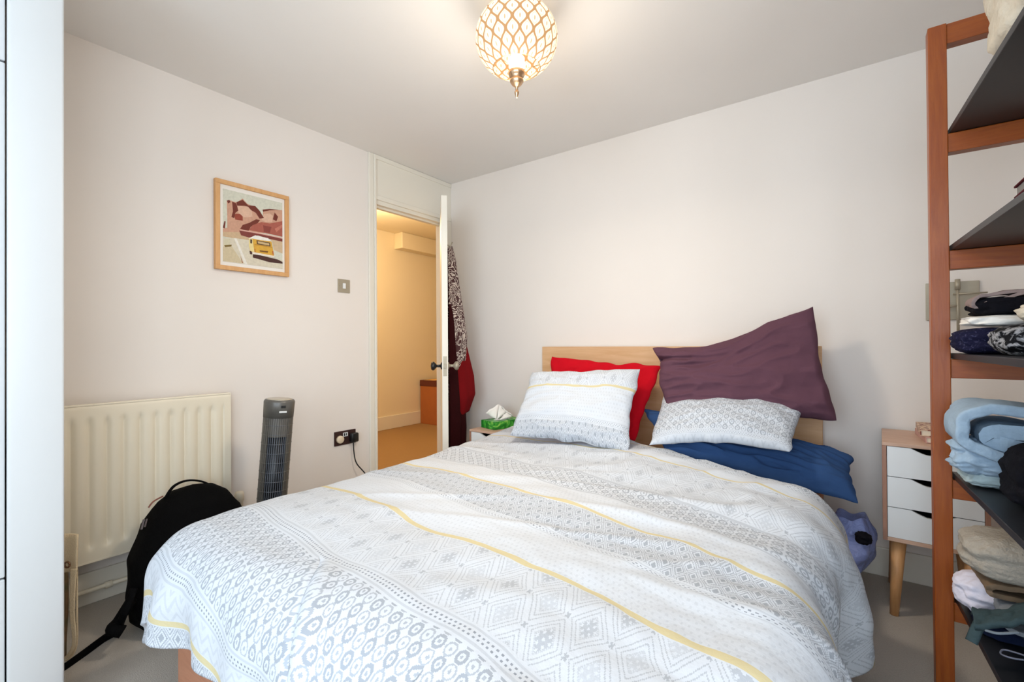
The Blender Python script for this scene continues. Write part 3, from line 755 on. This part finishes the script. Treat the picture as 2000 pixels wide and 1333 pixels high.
# ---------------------------------------------------------------- wall lamp plate behind the shelf
wl = empty('wall_light', (2.99, -.01, 1.265), 'brushed steel square wall light with rod and bar, seen behind the shelf unit', 'wall light')
bm = B(); box(bm, 2.905, 3.076, -.012, -.001, 1.182, 1.347, .002); adopt(wl, obj('backplate', bm, M_steel))
bm = B(); tube(bm, [(3.005, -.035, 1.10), (3.005, -.035, 1.352)], .005, 12); tube(bm, [(3.005, -.035, 1.31), (3.005, -.035, 1.355)], .009, 12); adopt(wl, obj('rod', bm, M_steel, None, True))
bm = B(); tube(bm, [(2.99, -.035, 1.292), (3.095, -.04, 1.292)], .0035, 10); adopt(wl, obj('bar', bm, M_steel, None, True))
bm = B(); tube(bm, [(2.955, -.035, 1.238), (3.005, -.035, 1.242)], [.008, .004], 12); tube(bm, [(2.962, -.012, 1.238), (2.962, -.04, 1.238)], .006, 12); adopt(wl, obj('swivel', bm, M_steel, None, True))

# ---------------------------------------------------------------- shelf unit
su = empty('shelf_unit', (3.05, -1.3, 0), 'open shelf unit with red stained wooden ladder frames and black shelves, at the right edge', 'shelf unit')
PX0, PX1 = 2.828, 2.873; PYF = -.862; PB = .03; SW = .42; SZ = [1.735, 1.381, 1.053, .690, .322]; PT = 2.052
sk = .045  # the shelves run toward the window slightly askew
bm = B(); box(bm, PX0, PX1-.002, PYF, PYF+.045, 0, PT, .002); adopt(su, obj('post', bm, M_cherry))
bm = B(); box(bm, PX0+SW, PX1+SW, PYF, PYF+.045, 0, PT, .002); adopt(su, obj('post', bm, M_cherry))
NF = -1.80
bm = B(); box(bm, PX0+.045, PX1+.043, NF-.045, NF, 0, PT, .002); adopt(su, obj('post', bm, M_cherry))
bm = B(); box(bm, PX0+SW+.045, PX1+SW+.045, NF-.045, NF, 0, PT, .002); adopt(su, obj('post', bm, M_cherry))
def rail(y0, y1, z0, z1, dx=0):
    bm = B(); box(bm, PX1-.002+dx, PX0+SW+dx, y0, y1, z0, z1, .002); adopt(su, obj('rail', bm, M_cherry_h))
M_cherry_h = wood('red_stained_rail', srgb(166, 86, 22), srgb(138, 60, 8), (.8, 10, 10), .38, 5)
rail(PYF+.003, PYF+.042, PT-.062, PT-.002); rail(NF-.042, NF-.003, PT-.062, PT-.002, .045)
for z in SZ:
    rail(PYF+.003, PYF+.042, z-.075, z-.018); rail(NF-.042, NF-.003, z-.075, z-.018, .045)
    bm = B(); vs = []
    for zz in (z-.017, z):
        for (x, y) in ((PX1+.001, PYF+.040), (PX0+SW, PYF+.040), (PX0+SW+.042, NF-.04), (PX1+.043, NF-.04)): vs.append(bm.verts.new((x, y, zz)))
    for q in ((0, 3, 2, 1), (4, 5, 6, 7), (0, 1, 5, 4), (1, 2, 6, 5), (2, 3, 7, 6), (3, 0, 4, 7)): bm.faces.new([vs[i] for i in q])
    bmesh.ops.bevel(bm, geom=list(bm.edges), offset=.001, segments=1, affect='EDGES')
    adopt(su, obj('shelf', bm, M_shelf))

# folded clothes -----------------------------------------------------------
def fabric(name, col, scale=40, amt=.15, bst=.5, bsc=120, col2=None, thr=None):
    m, nt, b = new_mat(name); v = coord(nt); n = tex_noise(nt, scale, 3, v, .6, .6)
    if col2:
        r = nt.nodes.new('ShaderNodeValToRGB'); r.color_ramp.elements[0].position = thr-.06; r.color_ramp.elements[1].position = thr+.06
        r.color_ramp.elements[0].color = (*col, 1); r.color_ramp.elements[1].color = (*col2, 1); nt.links.new(n.outputs[0], r.inputs[0])
        nt.links.new(r.outputs[0], b.inputs['Base Color'])
    else: nt.links.new(mixc(nt, n.outputs[0], tuple(c*(1-amt) for c in col), tuple(min(1, c*(1+amt)) for c in col)), b.inputs['Base Color'])
    b.inputs['Roughness'].default_value = .95; b.inputs['Specular IOR Level'].default_value = .1
    n2 = tex_noise(nt, bsc, 2, v); E.nt = nt; n3 = tex_noise(nt, 14, 3, v)
    bump(nt, b, (E(n3.outputs[0])*1.5+E(n2.outputs[0])*.4).v, bst, .008); return m
def ribbon(name, path, y0, y1, th, mat, label, cat, seed=0, amp=.006, skew=0, nseg=5, taper=0):
    """folded cloth: a sheet following a path in the x-z plane, run from y0 to y1, with rounded lips"""
    P = smooth_path([Vector((x, 0, z)) for x, z in path], nseg); L = len(P)
    ny = 22
    def fn(s, t):
        k = min(L-1, int(round(s*(L-1)))); p = P[k]
        tt = (P[min(k+1, L-1)]-P[max(k-1, 0)]).normalized(); nn_ = Vector((-tt.z, 0, tt.x))
        y = y0+(y1-y0)*t
        d = amp*(nz(k*.25+seed, y*9, seed)*1.6+nz(k*.7, y*25, seed+4)*.5)
        e = max(0, 1-min(t, 1-t)/.12)
        return Vector((p.x+skew*t, y+.008*nz(k*.4, seed, 2), p.z))+nn_*d-Vector((0, 0, taper*t))
    org = Vector((sum(p.x for p in P)/L, (y0+y1)/2, min(p.z for p in P)))
    o = grid(name, fn, L-1, ny, mat, None, None, origin=org)
    solid(o, th, 0)
    m = o.modifiers.new('Bevel', 'BEVEL'); m.width = th*.4; m.segments = 3; m.limit_method = 'ANGLE'; m.angle_limit = 1.2
    return tag(o, label, cat)
def lump(name, c, r, mat, label, cat, seed=0, amp=.12, e=.55, layers=0, rot=0, n=48, dispw=None):
    """soft folded bundle: rounded cushion with fold grooves"""
    c = Vector(c); rx, ry, rz = r
    def sg(x, p): return math.copysign(abs(x)**p, x)
    def fn(s, t):
        th = 2*PI*s; ph = PI*(t-.5)
        v = Vector((rx*sg(math.cos(ph), e)*sg(math.cos(th), e), ry*sg(math.cos(ph), e)*sg(math.sin(th), e), rz*sg(math.sin(ph), e*1.1)))
        thw = Vector((math.cos(th), math.sin(th), math.sin(ph)*1.5))
        k = 1+amp*(nz(thw.x*1.5+seed, thw.y*1.5, thw.z*1.5+seed)+.5*nz(thw.x*4+seed, thw.y*4, thw.z*4))
        if layers:
            zt = (v.z/rz+1)/2*layers+.5*nz(thw.x*1.4, thw.y*1.4, seed)
            k *= 1-.09*math.exp(-((zt-round(zt))/.10)**2)*math.cos(ph)
        v = Vector((v.x*k, v.y*k, v.z*(.5+.5*k)))
        return c+Matrix.Rotation(rot, 3, 'Z') @ v
    o = grid(name, fn, n*2, n, mat, None, None, origin=c)
    return tag(o, label, cat)
J1 = fabric('light_denim', srgb(158, 180, 200), 60, .12); J2 = fabric('washed_denim', srgb(168, 186, 190), 60, .10)
KN = fabric('grey_waffle_knit', srgb(168, 160, 148), 90, .14, 1.0, 150); BK = fabric('black_cloth', (.006, .006, .009), 30, .3)
NV = fabric('navy_knit', (.012, .012, .035), 120, .5, .9, 160, (.06, .06, .12), .62); FU = fabric('mottled_fur', (.01, .01, .012), 55, .2, 1.0, 90, (.36, .36, .38), .54)
WH = fabric('white_cotton', srgb(238, 234, 228), 20, .04); LV = fabric('lavender_white', srgb(226, 222, 236), 20, .04); MV = fabric('mauve_cotton', srgb(150, 132, 128), 20, .1)
BR_ = fabric('brown_cotton', srgb(124, 104, 84), 20, .1); TE = fabric('grey_green_canvas', srgb(62, 78, 82), 60, .2); CRF = fabric('cream_fur', srgb(214, 204, 186), 40, .15, 1.0, 90)
NB = fabric('dark_navy_cloth', (.006, .010, .03), 30, .3); MR = fabric('maroon_cloth', (.08, .012, .018), 30, .2); PW = fabric('periwinkle_cotton', srgb(108, 122, 172), 20, .1)
DD = fabric('dark_denim', srgb(50, 62, 78), 60, .25)
# shelf three (z 1.053)
z = SZ[2]+.001
lump('folded_jumper', (2.945, -.955, z+.035), (.085, .075, .037), NV, 'navy speckled knit jumper folded beside the wooden post on the middle shelf', 'jumper', 1, .10, .6, 2)
lump('folded_jumper', (2.995, -1.12, z+.037), (.085, .085, .039), FU, 'black and white mottled fluffy jumper on the middle shelf', 'jumper', 2, .10, .7)
lump('folded_shirt', (3.0, -.955, z+.090), (.115, .070, .015), WH, 'white shirt folded flat between navy and black clothes on the middle shelf', 'shirt', 3, .10, .5)
lump('folded_tee', (2.985, -.955, z+.128), (.090, .060, .027), BK, 'black top folded on the white shirt of the middle shelf', 'top', 4, .14, .6)
ribbon('folded_tee', [(3.15, z+.178), (3.05, z+.168), (2.95, z+.164), (2.905, z+.150), (2.90, z+.130), (2.93, z+.140), (3.0, z+.158), (3.1, z+.168)], -1.0, -.90, .008, MV, 'mauve tee draped over the pile of the middle shelf', 'top', 5, .005)
lump('fleece_top', (3.045, -1.085, z+.108), (.075, .07, .034), CRF, 'cream fleece bundled behind the mottled jumper on the middle shelf', 'top', 6, .16, .8)
lump('folded_shirt', (3.085, -1.0, z+.145), (.08, .06, .035), WH, 'white top with black straps at the right of the middle shelf', 'shirt', 7, .16, .7)
lump('folded_tee', (3.105, -1.30, z+.03), (.07, .07, .03), PW, 'periwinkle blue top at the right end of the middle shelf', 'top', 8, .12, .7)
bm = B(); tube(bm, smooth_path([at(1925, 632, 1.30), at(1935, 616, 1.27), at(1958, 600, 1.25), at(1972, 596, 1.25), at(1985, 612, 1.24), at(2000, 628, 1.23)]), .0045, 8, True, .5); tag(obj('strap', bm, BK, None, True), 'thin black straps lying over the white top on the middle shelf', 'strap')
lump('folded_tee', (3.155, -1.06, z+.215), (.06, .05, .045), MR, 'maroon cloth at the top right of the middle shelf pile', 'top', 9, .12, .7)
# shelf four (z .69)
z = SZ[3]+.001
ribbon('folded_jeans', [(3.16, z+.112), (3.05, z+.125), (2.96, z+.125), (2.915, z+.140), (2.935, z+.165), (3.03, z+.160), (3.16, z+.155)], -1.06, -.90, .036, J1, 'inner fold of light blue jeans on the fourth shelf, rolled in washed denim', 'jeans', 12, .004)
ribbon('folded_jeans', [(3.20, z+.085), (3.05, z+.094), (2.93, z+.100), (2.872, z+.130), (2.862, z+.170), (2.885, z+.208), (2.95, z+.222), (3.06, z+.205), (3.20, z+.178)], -1.08, -.89, .028, J1, 'large pair of light blue jeans rolled on top of the fourth shelf pile', 'jeans', 10, .005)
lump('folded_jeans', (2.935, -.99, z+.085), (.088, .075, .050), J1, 'pale blue jeans bundled under the rolled jeans beside the post, fourth shelf', 'jeans', 13, .2, .7, 3)
lump('folded_jeans', (2.965, -.96, z+.028), (.085, .075, .027), J2, 'grey blue garment at the bottom of the fourth shelf pile', 'jeans', 15, .12, .6)
lump('black_trousers', (3.035, -1.16, z+.078), (.115, .10, .078), BK, 'black garment draped in front of the jeans on the fourth shelf', 'trousers', 14, .12, .6, 2)
lump('folded_tee', (3.125, -1.36, z+.05), (.07, .07, .045), J2, 'pale grey green top at the right edge of the fourth shelf', 'top', 16, .12, .7)
# shelf five (z .322)
z = SZ[4]+.001
lump('knit_jumper', (2.985, -1.02, z+.205), (.125, .10, .058), KN, 'grey waffle knit jumper on top of the lowest shelf pile', 'jumper', 20, .10, .65, 2, 0)
ribbon('folded_shirt', [(3.16, z+.152), (3.0, z+.150), (2.915, z+.145), (2.905, z+.128), (2.95, z+.122), (3.12, z+.120)], -1.10, -.92, .012, BR_, 'brown top folded beneath the waffle knit jumper', 'shirt', 21)
lump('folded_shirt', (2.925, -.985, z+.078), (.075, .07, .050), LV, 'lavender white shirt bulging beside the post on the lowest shelf', 'shirt', 22, .14, .75, 2)
ribbon('denim_shorts', [(3.18, z+.118), (3.05, z+.112), (2.95, z+.104), (2.925, z+.092), (2.93, z+.076), (2.97, z+.072), (3.08, z+.082)], -1.17, -.98, .010, fabric('grey_denim', srgb(128, 132, 138), 60, .2), 'grey denim shorts with rolled hem in the lowest shelf pile', 'shorts', 23, .004)
lump('folded_jeans', (3.055, -1.06, z+.05), (.095, .10, .045), DD, 'dark blue jeans under the shorts on the lowest shelf', 'jeans', 24, .14, .6, 2)
lump('storage_pouch', (2.985, -.98, z+.018), (.10, .11, .018), NB, 'flat dark navy pouch lying on the lowest shelf beside the post', 'pouch', 25, .06, .4)
bm = B(); box(bm, 3.0, 3.07, -1.205, -1.185, z+.085, z+.105, .002); 
bl = obj('belt_buckle', bm, M_steel); bl.location = (0, 0, 0); tag(bl, 'silver belt buckle on the dark jeans of the lowest shelf', 'buckle')
# canvas jacket with a strap hanging over the shelf edge
def jk(s, t):
    a = at(1897+s*120, 1195+18*math.sin(s*3)-s*22, 1.20-.05*s); b_ = at(1903+s*115, 1228-12*s, 1.08-.05*s)
    p = a*(1-t)+b_*t; return p+Vector((0, 0, .018*math.sin(PI*t)+.008*nz(s*6, t*4, 2)))
jkt = empty('canvas_jacket', at(1960, 1215, 1.14), 'grey green canvas jacket lying on the lowest shelf, strap hanging over its edge', 'jacket')
p = grid('jacket_body', jk, 40, 24, TE); solid(p, .012, 0); adopt(jkt, p)
bm = B(); tube(bm, smooth_path([at(1960, 1205, 1.16), at(1925, 1205, 1.13), at(1910, 1225, 1.11), at(1897, 1255, 1.105)]), .012, 8, True, .35); adopt(jkt, obj('strap', bm, TE, None, True))
bm = B(); tube(bm, smooth_path([at(1990, 1236, 1.04), at(1950, 1238, 1.05), at(1925, 1232, 1.07)]), .004, 8, True, .6); adopt(jkt, obj('piping', bm, fabric('piping_cloth', srgb(120, 130, 140)), None, True))
bm = B(); tube(bm, smooth_path([at(2000, 1290, .955), at(1975, 1286, .965), at(1955, 1278, .985), at(1960, 1270, .995), at(1985, 1276, .98), at(2003, 1282, .965)]), .0018, 6); tag(obj('cord', bm, plain('cord_grey', (.12, .13, .18), .6), None, True), 'thin looped cord lying on the black lowest shelf', 'cord')
lump('white_box', (3.01, -1.49, z+.022), (.055, .06, .020), M_white, 'small white rounded case on the lowest shelf at the right edge', 'box', 30, .02, .35)
# second shelf: dark notebook ; top shelf: cream fluffy scarf
z = SZ[1]+.001
nb = empty('notebook', (3.0, -1.47, z), 'dark notebook with reddish cover on the second shelf, only its corner visible', 'book')
bm = B(); box(bm, 2.90, 3.08, -1.56, -1.38, z, z+.004, .001); box(bm, 2.90, 3.08, -1.56, -1.38, z+.022, z+.026, .001); adopt(nb, obj('cover', bm, MR))
bm = B(); box(bm, 2.904, 3.076, -1.556, -1.384, z+.004, z+.022); adopt(nb, obj('pages', bm, plain('grey_pages', (.18, .17, .16), .8)))
sc = empty('fluffy_scarf', (2.94, -1.2, SZ[0]), 'cream fluffy scarf draped on the top shelf with its tail hanging over the edge', 'scarf')
bm = B()
for k, (x0, y0, x1, y1, D) in enumerate([(1962, -30, 1953, 70, 1.13), (1972, -30, 1962, 74, 1.13), (1985, -30, 1968, 55, 1.12), (1996, -30, 1978, 42, 1.10), (1990, -20, 1984, 20, 1.09)]):
    pts = [at(x0+(x1-x0)*i/7+3*math.sin(i+k), y0+(y1-y0)*i/7, D) for i in range(8)]
    tube(bm, pts, [.012, .015, .014, .016, .014, .013, .010, .004], 10)
for v in bm.verts:
    v.co += Vector((nz(v.co.x*90, v.co.z*90, 1), nz(v.co.z*80, v.co.y*90, 4), 0))*.006
adopt(sc, obj('tail', bm, CRF, None, True))
lp = lump('scarf_body', (2.99, -1.22, SZ[0]+.16), (.09, .16, .15), CRF, None, None, 33, .2, .8); adopt(sc, lp)

# ---------------------------------------------------------------- plastic bag beside the bed
mb, nt, b = new_mat('blue_plastic_film'); b.inputs['Base Color'].default_value = (*srgb(150, 166, 226), 1); b.inputs['Roughness'].default_value = .2
b.inputs['Alpha'].default_value = .82
n = tex_noise(nt, 16, 4, coord(nt), .6, 1.5); bump(nt, b, n.outputs[0], .8, .02)
def bagf(s, t):
    a = 2*PI*s
    prof = [(0, .02), (.15, .055), (.4, .075), (.65, .085), (.85, .080), (1, .055)]
    r = np.interp(t, [p_[0] for p_ in prof], [p_[1] for p_ in prof])
    cx = 2.575+.050*min(1, t*1.6); z = .01+.335*t
    k = 1+.28*nz(math.cos(a)*1.8, math.sin(a)*1.8, t*5)
    return Vector((cx+r*k*math.cos(a), -.30+r*1.2*k*math.sin(a), z+.02*nz(a, t*3, 5)))
bg_ = empty('plastic_bag', (2.62, -.30, 0), 'crumpled translucent blue plastic bag squeezed between bed and right bedside cabinet', 'bag')
adopt(bg_, grid('film', bagf, 60, 40, mb))
p = lump('bag_contents', at(1686, 1052, 1.86), (.028, .03, .022), BK, None, None, 40, .2, .7); adopt(bg_, p); p['label'] = 'black item showing in the bag mouth'

# ---------------------------------------------------------------- backpack
bp = empty('backpack', (.40, -2.0, 0), 'black rounded backpack standing on the carpet against the radiator', 'backpack')
M_bp = plain('black_nylon', (.0020, .0020, .0022), .9, .2, 20, 200, .3)
M_bp.node_tree.nodes['Principled BSDF'].inputs['Specular IOR Level'].default_value = .08
def bpf(s, t):
    a = 2*PI*s; z = t
    # outline width along y, bulge along x; leans against the radiator
    w_ = np.interp(z, [0, .06, .25, .5, .75, .9, .97, 1], [.15, .205, .225, .22, .185, .13, .08, 0])
    d = np.interp(z, [0, .06, .3, .6, .85, .97, 1], [.09, .135, .145, .125, .09, .045, 0])
    c, s_ = math.cos(a), math.sin(a)
    y = w_*math.copysign(abs(s_)**.75, s_); x = d*math.copysign(abs(c)**.8, c)
    k = 1+.05*nz(c*2, s_*2, z*5)
    ctr = Vector((.44-.17*z, -1.985+.05*z, 0))
    return ctr+Vector((x*k, y*k, .004+.475*z))
p = grid('main_body', bpf, 72, 60, M_bp); adopt(bp, p)
def bpp(s, t):
    a = 2*PI*s; w_ = np.interp(t, [0, .1, .6, .9, 1], [.12, .155, .15, .10, 0]); d = np.interp(t, [0, .1, .6, .9, 1], [.04, .065, .06, .03, 0])
    c, s_ = math.cos(a), math.sin(a)
    return Vector((.53-.08*t+d*math.copysign(abs(c)**.8, c), -1.99+w_*math.copysign(abs(s_)**.75, s_), .03+.25*t))
adopt(bp, grid('front_pocket', bpp, 48, 30, M_bp))
bm = B(); tube(bm, smooth_path([on(322, 975, 0, .29), on(340, 950, 0, .28), on(368, 939, 0, .27), on(400, 943, 0, .26), on(428, 960, 0, .26)]), .0085, 8, True, .5); adopt(bp, obj('grab_handle', bm, M_bp, None, True))
p_end = on(128, 1304, 2, .006)
bm = B(); tube(bm, smooth_path([on(262, 1150, 0, .52), on(240, 1205, 0, .54), on(228, 1232, 2, .03), on(205, 1247, 2, .012), on(165, 1277, 2, .008), p_end, on(100, 1322, 2, .006)]), [.014]*100, 8, True, .4); 
adopt(bp, obj('shoulder_strap', bm, M_bp, None, True))
bm = B(); tube(bm, smooth_path([on(258, 1170, 0, .47), on(232, 1212, 0, .50), on(219, 1228, 0, .52), on(240, 1235, 0, .54)]), .02, 8, True, .7); adopt(bp, obj('lower_buckle', bm, M_bp, None, True))
bm = B(); tube(bm, smooth_path([on(281, 1015, 0, .42), on(276, 1035, 0, .43)]), .004, 6, True, .4); tube(bm, [on(287, 1014, 0, .42), on(283, 1030, 0, .43)], .003, 6); q_ = obj('emblem', bm, plain('emblem_grey', (.10, .08, .08), .5)); adopt(bp, q_); q_['label'] = 'small grey stitched mark on the side'
bm = B(); tube(bm, smooth_path([on(290, 992, 0, .36), on(300, 980, 0, .35), on(318, 970, 0, .32)]), .003, 6); adopt(bp, obj('zip_trim', bm, plain('zip_red', (.20, .06, .04), .5)))

# ---------------------------------------------------------------- tote bag beside the wardrobe
M_cv = plain('canvas', srgb(226, 204, 168), .9, .05, 30, 300, .5)
mgp, nt, b = new_mat('green_brown_print'); vo = nt.nodes.new('ShaderNodeTexVoronoi'); vo.inputs['Scale'].default_value = 28; nt.links.new(coord(nt), vo.inputs['Vector'])
r_ = nt.nodes.new('ShaderNodeValToRGB'); r_.color_ramp.elements[0].color = (*srgb(60, 66, 34), 1); r_.color_ramp.elements[1].color = (*srgb(120, 84, 56), 1); nt.links.new(vo.outputs['Distance'], r_.inputs[0]); nt.links.new(r_.outputs[0], b.inputs['Base Color']); b.inputs['Roughness'].default_value = .9
to = empty('tote_bag', (.49, -2.41, 0), 'cream canvas bag with eyelet and long strap, peeking out beside the white wardrobe', 'bag')
def tpan(s, t):
    a = at(105+s*47, 1042+3*s, 1.56); c_ = at(105+s*45, 1118, 1.56); p = a*(1-t)+c_*t
    return p+Vector((.006*math.sin(s*6), 0, 0))
p = grid('canvas_band', tpan, 16, 10, M_cv); solid(p, .006, 0); adopt(to, p)
def tbod(s, t):
    a = at(104+s*32, 1112, 1.59); c_ = at(104+s*30, 1285, 1.56); p = a*(1-t)+c_*t
    return p+Vector((.012*math.sin(t*5), .01*math.sin(s*5), 0))
p = grid('printed_body', tbod, 14, 30, mgp); solid(p, .02, 0); adopt(to, p)
def strap(s, t):
    path = smooth_path([at(144, 1112, 1.55), at(142, 1150, 1.545), at(141, 1200, 1.54), at(145, 1240, 1.54), at(143, 1265, 1.545), at(130, 1284, 1.55), at(112, 1290, 1.55)], 8)
    k = int(round(t*(len(path)-1))); p = path[k]
    w_ = np.interp(t, [0, .2, .6, 1], [.022, .016, .012, .012])
    return p+_r*(s-.5)*w_*1.0+Vector((0, 0, (s-.5)*-.012*max(0, t-.6)))
p = grid('strap', strap, 6, 48, M_cv); solid(p, .003, 0); adopt(to, p)
def strap2(s, t):
    path = smooth_path([at(150, 1112, 1.57), at(150, 1160, 1.565), at(150, 1210, 1.56), at(150, 1245, 1.56), at(146, 1270, 1.56), at(134, 1288, 1.56), at(112, 1294, 1.56)], 8)
    k = int(round(t*(len(path)-1))); p = path[k]; w_ = np.interp(t, [0, .2, .6, 1], [.006, .006, .008, .010])
    return p+_r*(s-.5)*w_
p = grid('strap', strap2, 4, 48, M_cv); solid(p, .003, 0); adopt(to, p)
bm = B(); ec = at(131, 1104, 1.548); pts = [ec+_r*math.cos(a)*.009+Vector((0, 0, math.sin(a)*.009)) for a in [2*PI*i/16 for i in range(17)]]; tube(bm, pts, .003, 6); adopt(to, obj('eyelet', bm, plain('antique_ring', (.22, .11, .06), .35, metal=.8), None, True))

# ---------------------------------------------------------------- dressing gowns on the door
def ornate(name, dark, light, scale):
    m, nt, b = new_mat(name); v = coord(nt, 'Object'); n = tex_noise(nt, scale, 2, v, .5, 2.5); E.nt = nt
    x = E(n.outputs[0]); ln = lt(ab(fr(x*9)-.5), .20)
    nt.links.new(mixc(nt, ln.v, dark, light), b.inputs['Base Color']); b.inputs['Roughness'].default_value = .85; return m
M_gown = ornate('swirl_print', srgb(70, 38, 38), srgb(206, 192, 180), 9)
M_gown2 = ornate('swirl_print_light', srgb(96, 60, 46), srgb(214, 196, 170), 9)
M_robe = cotton('dark_red_robe', srgb(118, 14, 18)); M_dkrobe = cotton('maroon_robe', srgb(48, 10, 12))
def hang(name, s0, prof, mat, label, seed, ztop, zbot, folds=7, parent=None, namepart=None, nyo=.0):
    """garment on the room side of the door: prof = [(z, half width along door, depth off the door)]"""
    zs = [p_[0] for p_ in prof][::-1]; ws = [p_[1] for p_ in prof][::-1]; ds = [p_[2] for p_ in prof][::-1]
    def fn(s, t):
        z = ztop+(zbot-ztop)*t; w_ = np.interp(z, zs, ws); d = np.interp(z, zs, ds)
        a = PI*s                                  # half ellipse facing away from the door
        fo = 1+(.10*math.sin(a*folds+seed+z*1.3)+.06*math.sin(a*folds*2.3+seed*2))*min(1, t*3)
        x = s0-w_*math.cos(a)*(.9+.1*fo); y = .012+nyo+d*math.sin(a)**.7*fo
        return LM @ Vector((x, y, z+.01*math.sin(a*5+seed)-.012))
    o = grid(name, fn, 70, 60, mat); return o
MID = LL*.50
g1 = hang('dressing_gown', MID, [(1.80, .03, .03), (1.7, .06, .055), (1.45, .11, .085), (1.15, .15, .128), (1.0, .15, .12), (.90, .14, .105), (.72, .10, .05)], M_gown, '', 1, 1.80, .72, 5)
solid(g1, .006, 1); tag(g1, 'brown and white swirl patterned gown hanging on the open door', 'dressing gown')
g2 = hang('dressing_gown', MID-.02, [(1.3, .10, .07), (1.15, .13, .10), (1.0, .15, .135), (.85, .16, .17), (.72, .17, .18), (.6, .15, .14), (.3, .15, .12), (.1, .15, .12)], M_robe, '', 4, 1.28, .60, 4)
solid(g2, .006, 1); tag(g2, 'bright red dressing gown hanging below the patterned gown on the door', 'dressing gown')
g3 = hang('dressing_gown', MID, [(1.7, .03, .01), (1.2, .17, .05), (.7, .18, .105), (.5, .18, .115), (.1, .18, .105)], M_dkrobe, '', 8, 1.68, .10, 6)
solid(g3, .006, 1); tag(g3, 'very dark maroon gown hanging nearest the door down to the floor', 'dressing gown')

# ---------------------------------------------------------------- cardboard box in the hall
bxh = empty('cardboard_box', (-2.02, 1.80, 0), 'tall brown cardboard box with dark taped top, standing in the hall', 'box')
M_card = plain('cardboard', srgb(176, 104, 52), .8, .08, 12)
bm = B(); box(bm, XH+.022, XH+.34, 1.68, 2.13, .0, .52, .003); adopt(bxh, obj('carton', bm, M_card))
bm = B(); box(bm, XH+.018, XH+.345, 1.674, 2.136, .52, .60, .003); adopt(bxh, obj('lid', bm, plain('dark_tape_card', srgb(96, 40, 26), .6)))
bm = B(); box(bm, XH+.08, XH+.28, 1.70, 2.11, .60, .603); adopt(bxh, obj('flap', bm, plain('light_card', srgb(226, 180, 110), .8)))

# ---------------------------------------------------------------- ceiling lamp
la = empty('ceiling_lamp', (LAMP.x, LAMP.y, H), 'round patterned fabric globe ceiling lamp, lit, with brass finial', 'ceiling lamp')
LR = .153
ms, nt, b = new_mat('lit_shade'); E.nt = nt
uvn = nt.nodes.new('ShaderNodeUVMap'); uvn.uv_map = 'UVMap'; sep = nt.nodes.new('ShaderNodeSeparateXYZ'); nt.links.new(uvn.outputs[0], sep.inputs[0])
U = E(sep.outputs[0])*18; V = E(sep.outputs[1])*4.6
def ogee(U, V):
    a = ab(fr(U)-.5)*2; wv = .5+.46*cs(V*2*PI)
    a2 = ab(fr(U+.5)-.5)*2; wv2 = .5+.46*cs((V+.5)*2*PI)
    return ab(a-wv), a, wv, a2, wv2
d0, a, wv, a2, wv2 = ogee(U, V)
line = lt(d0, .19)
ya = fr(V)-.5; yb = fr(V+.5)-.5
drop = mx(lt(sq((fr(U+.5)-.5)*(fr(U+.5)-.5)*3+ya*ya*.6), .085), lt(sq((fr(U)-.5)*(fr(U)-.5)*3+yb*yb*.6), .085))
inner = mx(band(sq((fr(U+.5)-.5)*(fr(U+.5)-.5)*1.6+ya*ya*.9), .22, .26), band(sq((fr(U)-.5)*(fr(U)-.5)*1.6+yb*yb*.9), .22, .26))*.4
fac = mx(mx(line, drop*.8), inner)
c_e = mixc(nt, fac.v, (1.0, .86, .60), (.42, .22, .09))
nt.links.new(c_e, b.inputs['Emission Color']); b.inputs['Emission Strength'].default_value = .98
nt.links.new(mixc(nt, fac.v, srgb(170, 155, 130), srgb(120, 90, 60)), b.inputs['Base Color']); b.inputs['Roughness'].default_value = .8
TH0 = math.radians(144)    # the lower opening
def shf(s, t):
    th = math.radians(8)+(TH0-math.radians(8))*t; a_ = 2*PI*s
    return LAMP+Vector((LR*math.sin(th)*math.cos(a_), LR*math.sin(th)*math.sin(a_), LR*math.cos(th)*.88))
p = grid('lamp_shade', shf, 96, 64, ms); solid(p, .002, -1); adopt(la, p)
zb_ = LAMP.z+LR*math.cos(TH0)*.88
bm = B(); lathe(bm, [(.045, H-.001), (.045, H-.012), (.02, H-.022), (.008, H-.03), (.008, LAMP.z+.03)], (LAMP.x, LAMP.y, 0), 24); adopt(la, obj('ceiling_rose', bm, M_brass, None, True))
bm = B(); ring = [LAMP+Vector((LR*math.sin(TH0)*math.cos(2*PI*k/40), LR*math.sin(TH0)*math.sin(2*PI*k/40), LR*math.cos(TH0)*.88)) for k in range(41)]; tube(bm, ring, .0022, 6)
for k in range(3):
    a_ = 2*PI*k/3+.4; tube(bm, [LAMP+Vector((LR*math.sin(TH0)*math.cos(a_), LR*math.sin(TH0)*math.sin(a_), LR*math.cos(TH0)*.88)), Vector((LAMP.x, LAMP.y, zb_-.012))], .0015, 6)
rf_ = obj('ring_frame', bm, M_brass, None, True); adopt(la, rf_)
mbul, nt, b = new_mat('glowing_bulb'); b.inputs['Emission Color'].default_value = (1, .88, .66, 1); b.inputs['Emission Strength'].default_value = 14
bm = B(); lathe(bm, [(0, .036), (.016, .032), (.028, .016), (.031, 0), (.028, -.016), (.016, -.029), (0, -.034)], (LAMP.x, LAMP.y, LAMP.z-.088), 24); adopt(la, obj('bulb', bm, mbul, None, True))
bm = B(); lathe(bm, [(0, 0), (.012, -.002), (.030, -.006), (.033, -.014), (.028, -.026), (.016, -.034), (.026, -.040), (.026, -.046), (.018, -.058), (.008, -.066), (.005, -.070), (.006, -.076), (.004, -.080), (.009, -.084), (.0085, -.090), (.004, -.104), (0, -.110)], (LAMP.x, LAMP.y, zb_-.006), 28); obj('finial', bm, M_brass, rf_, True)
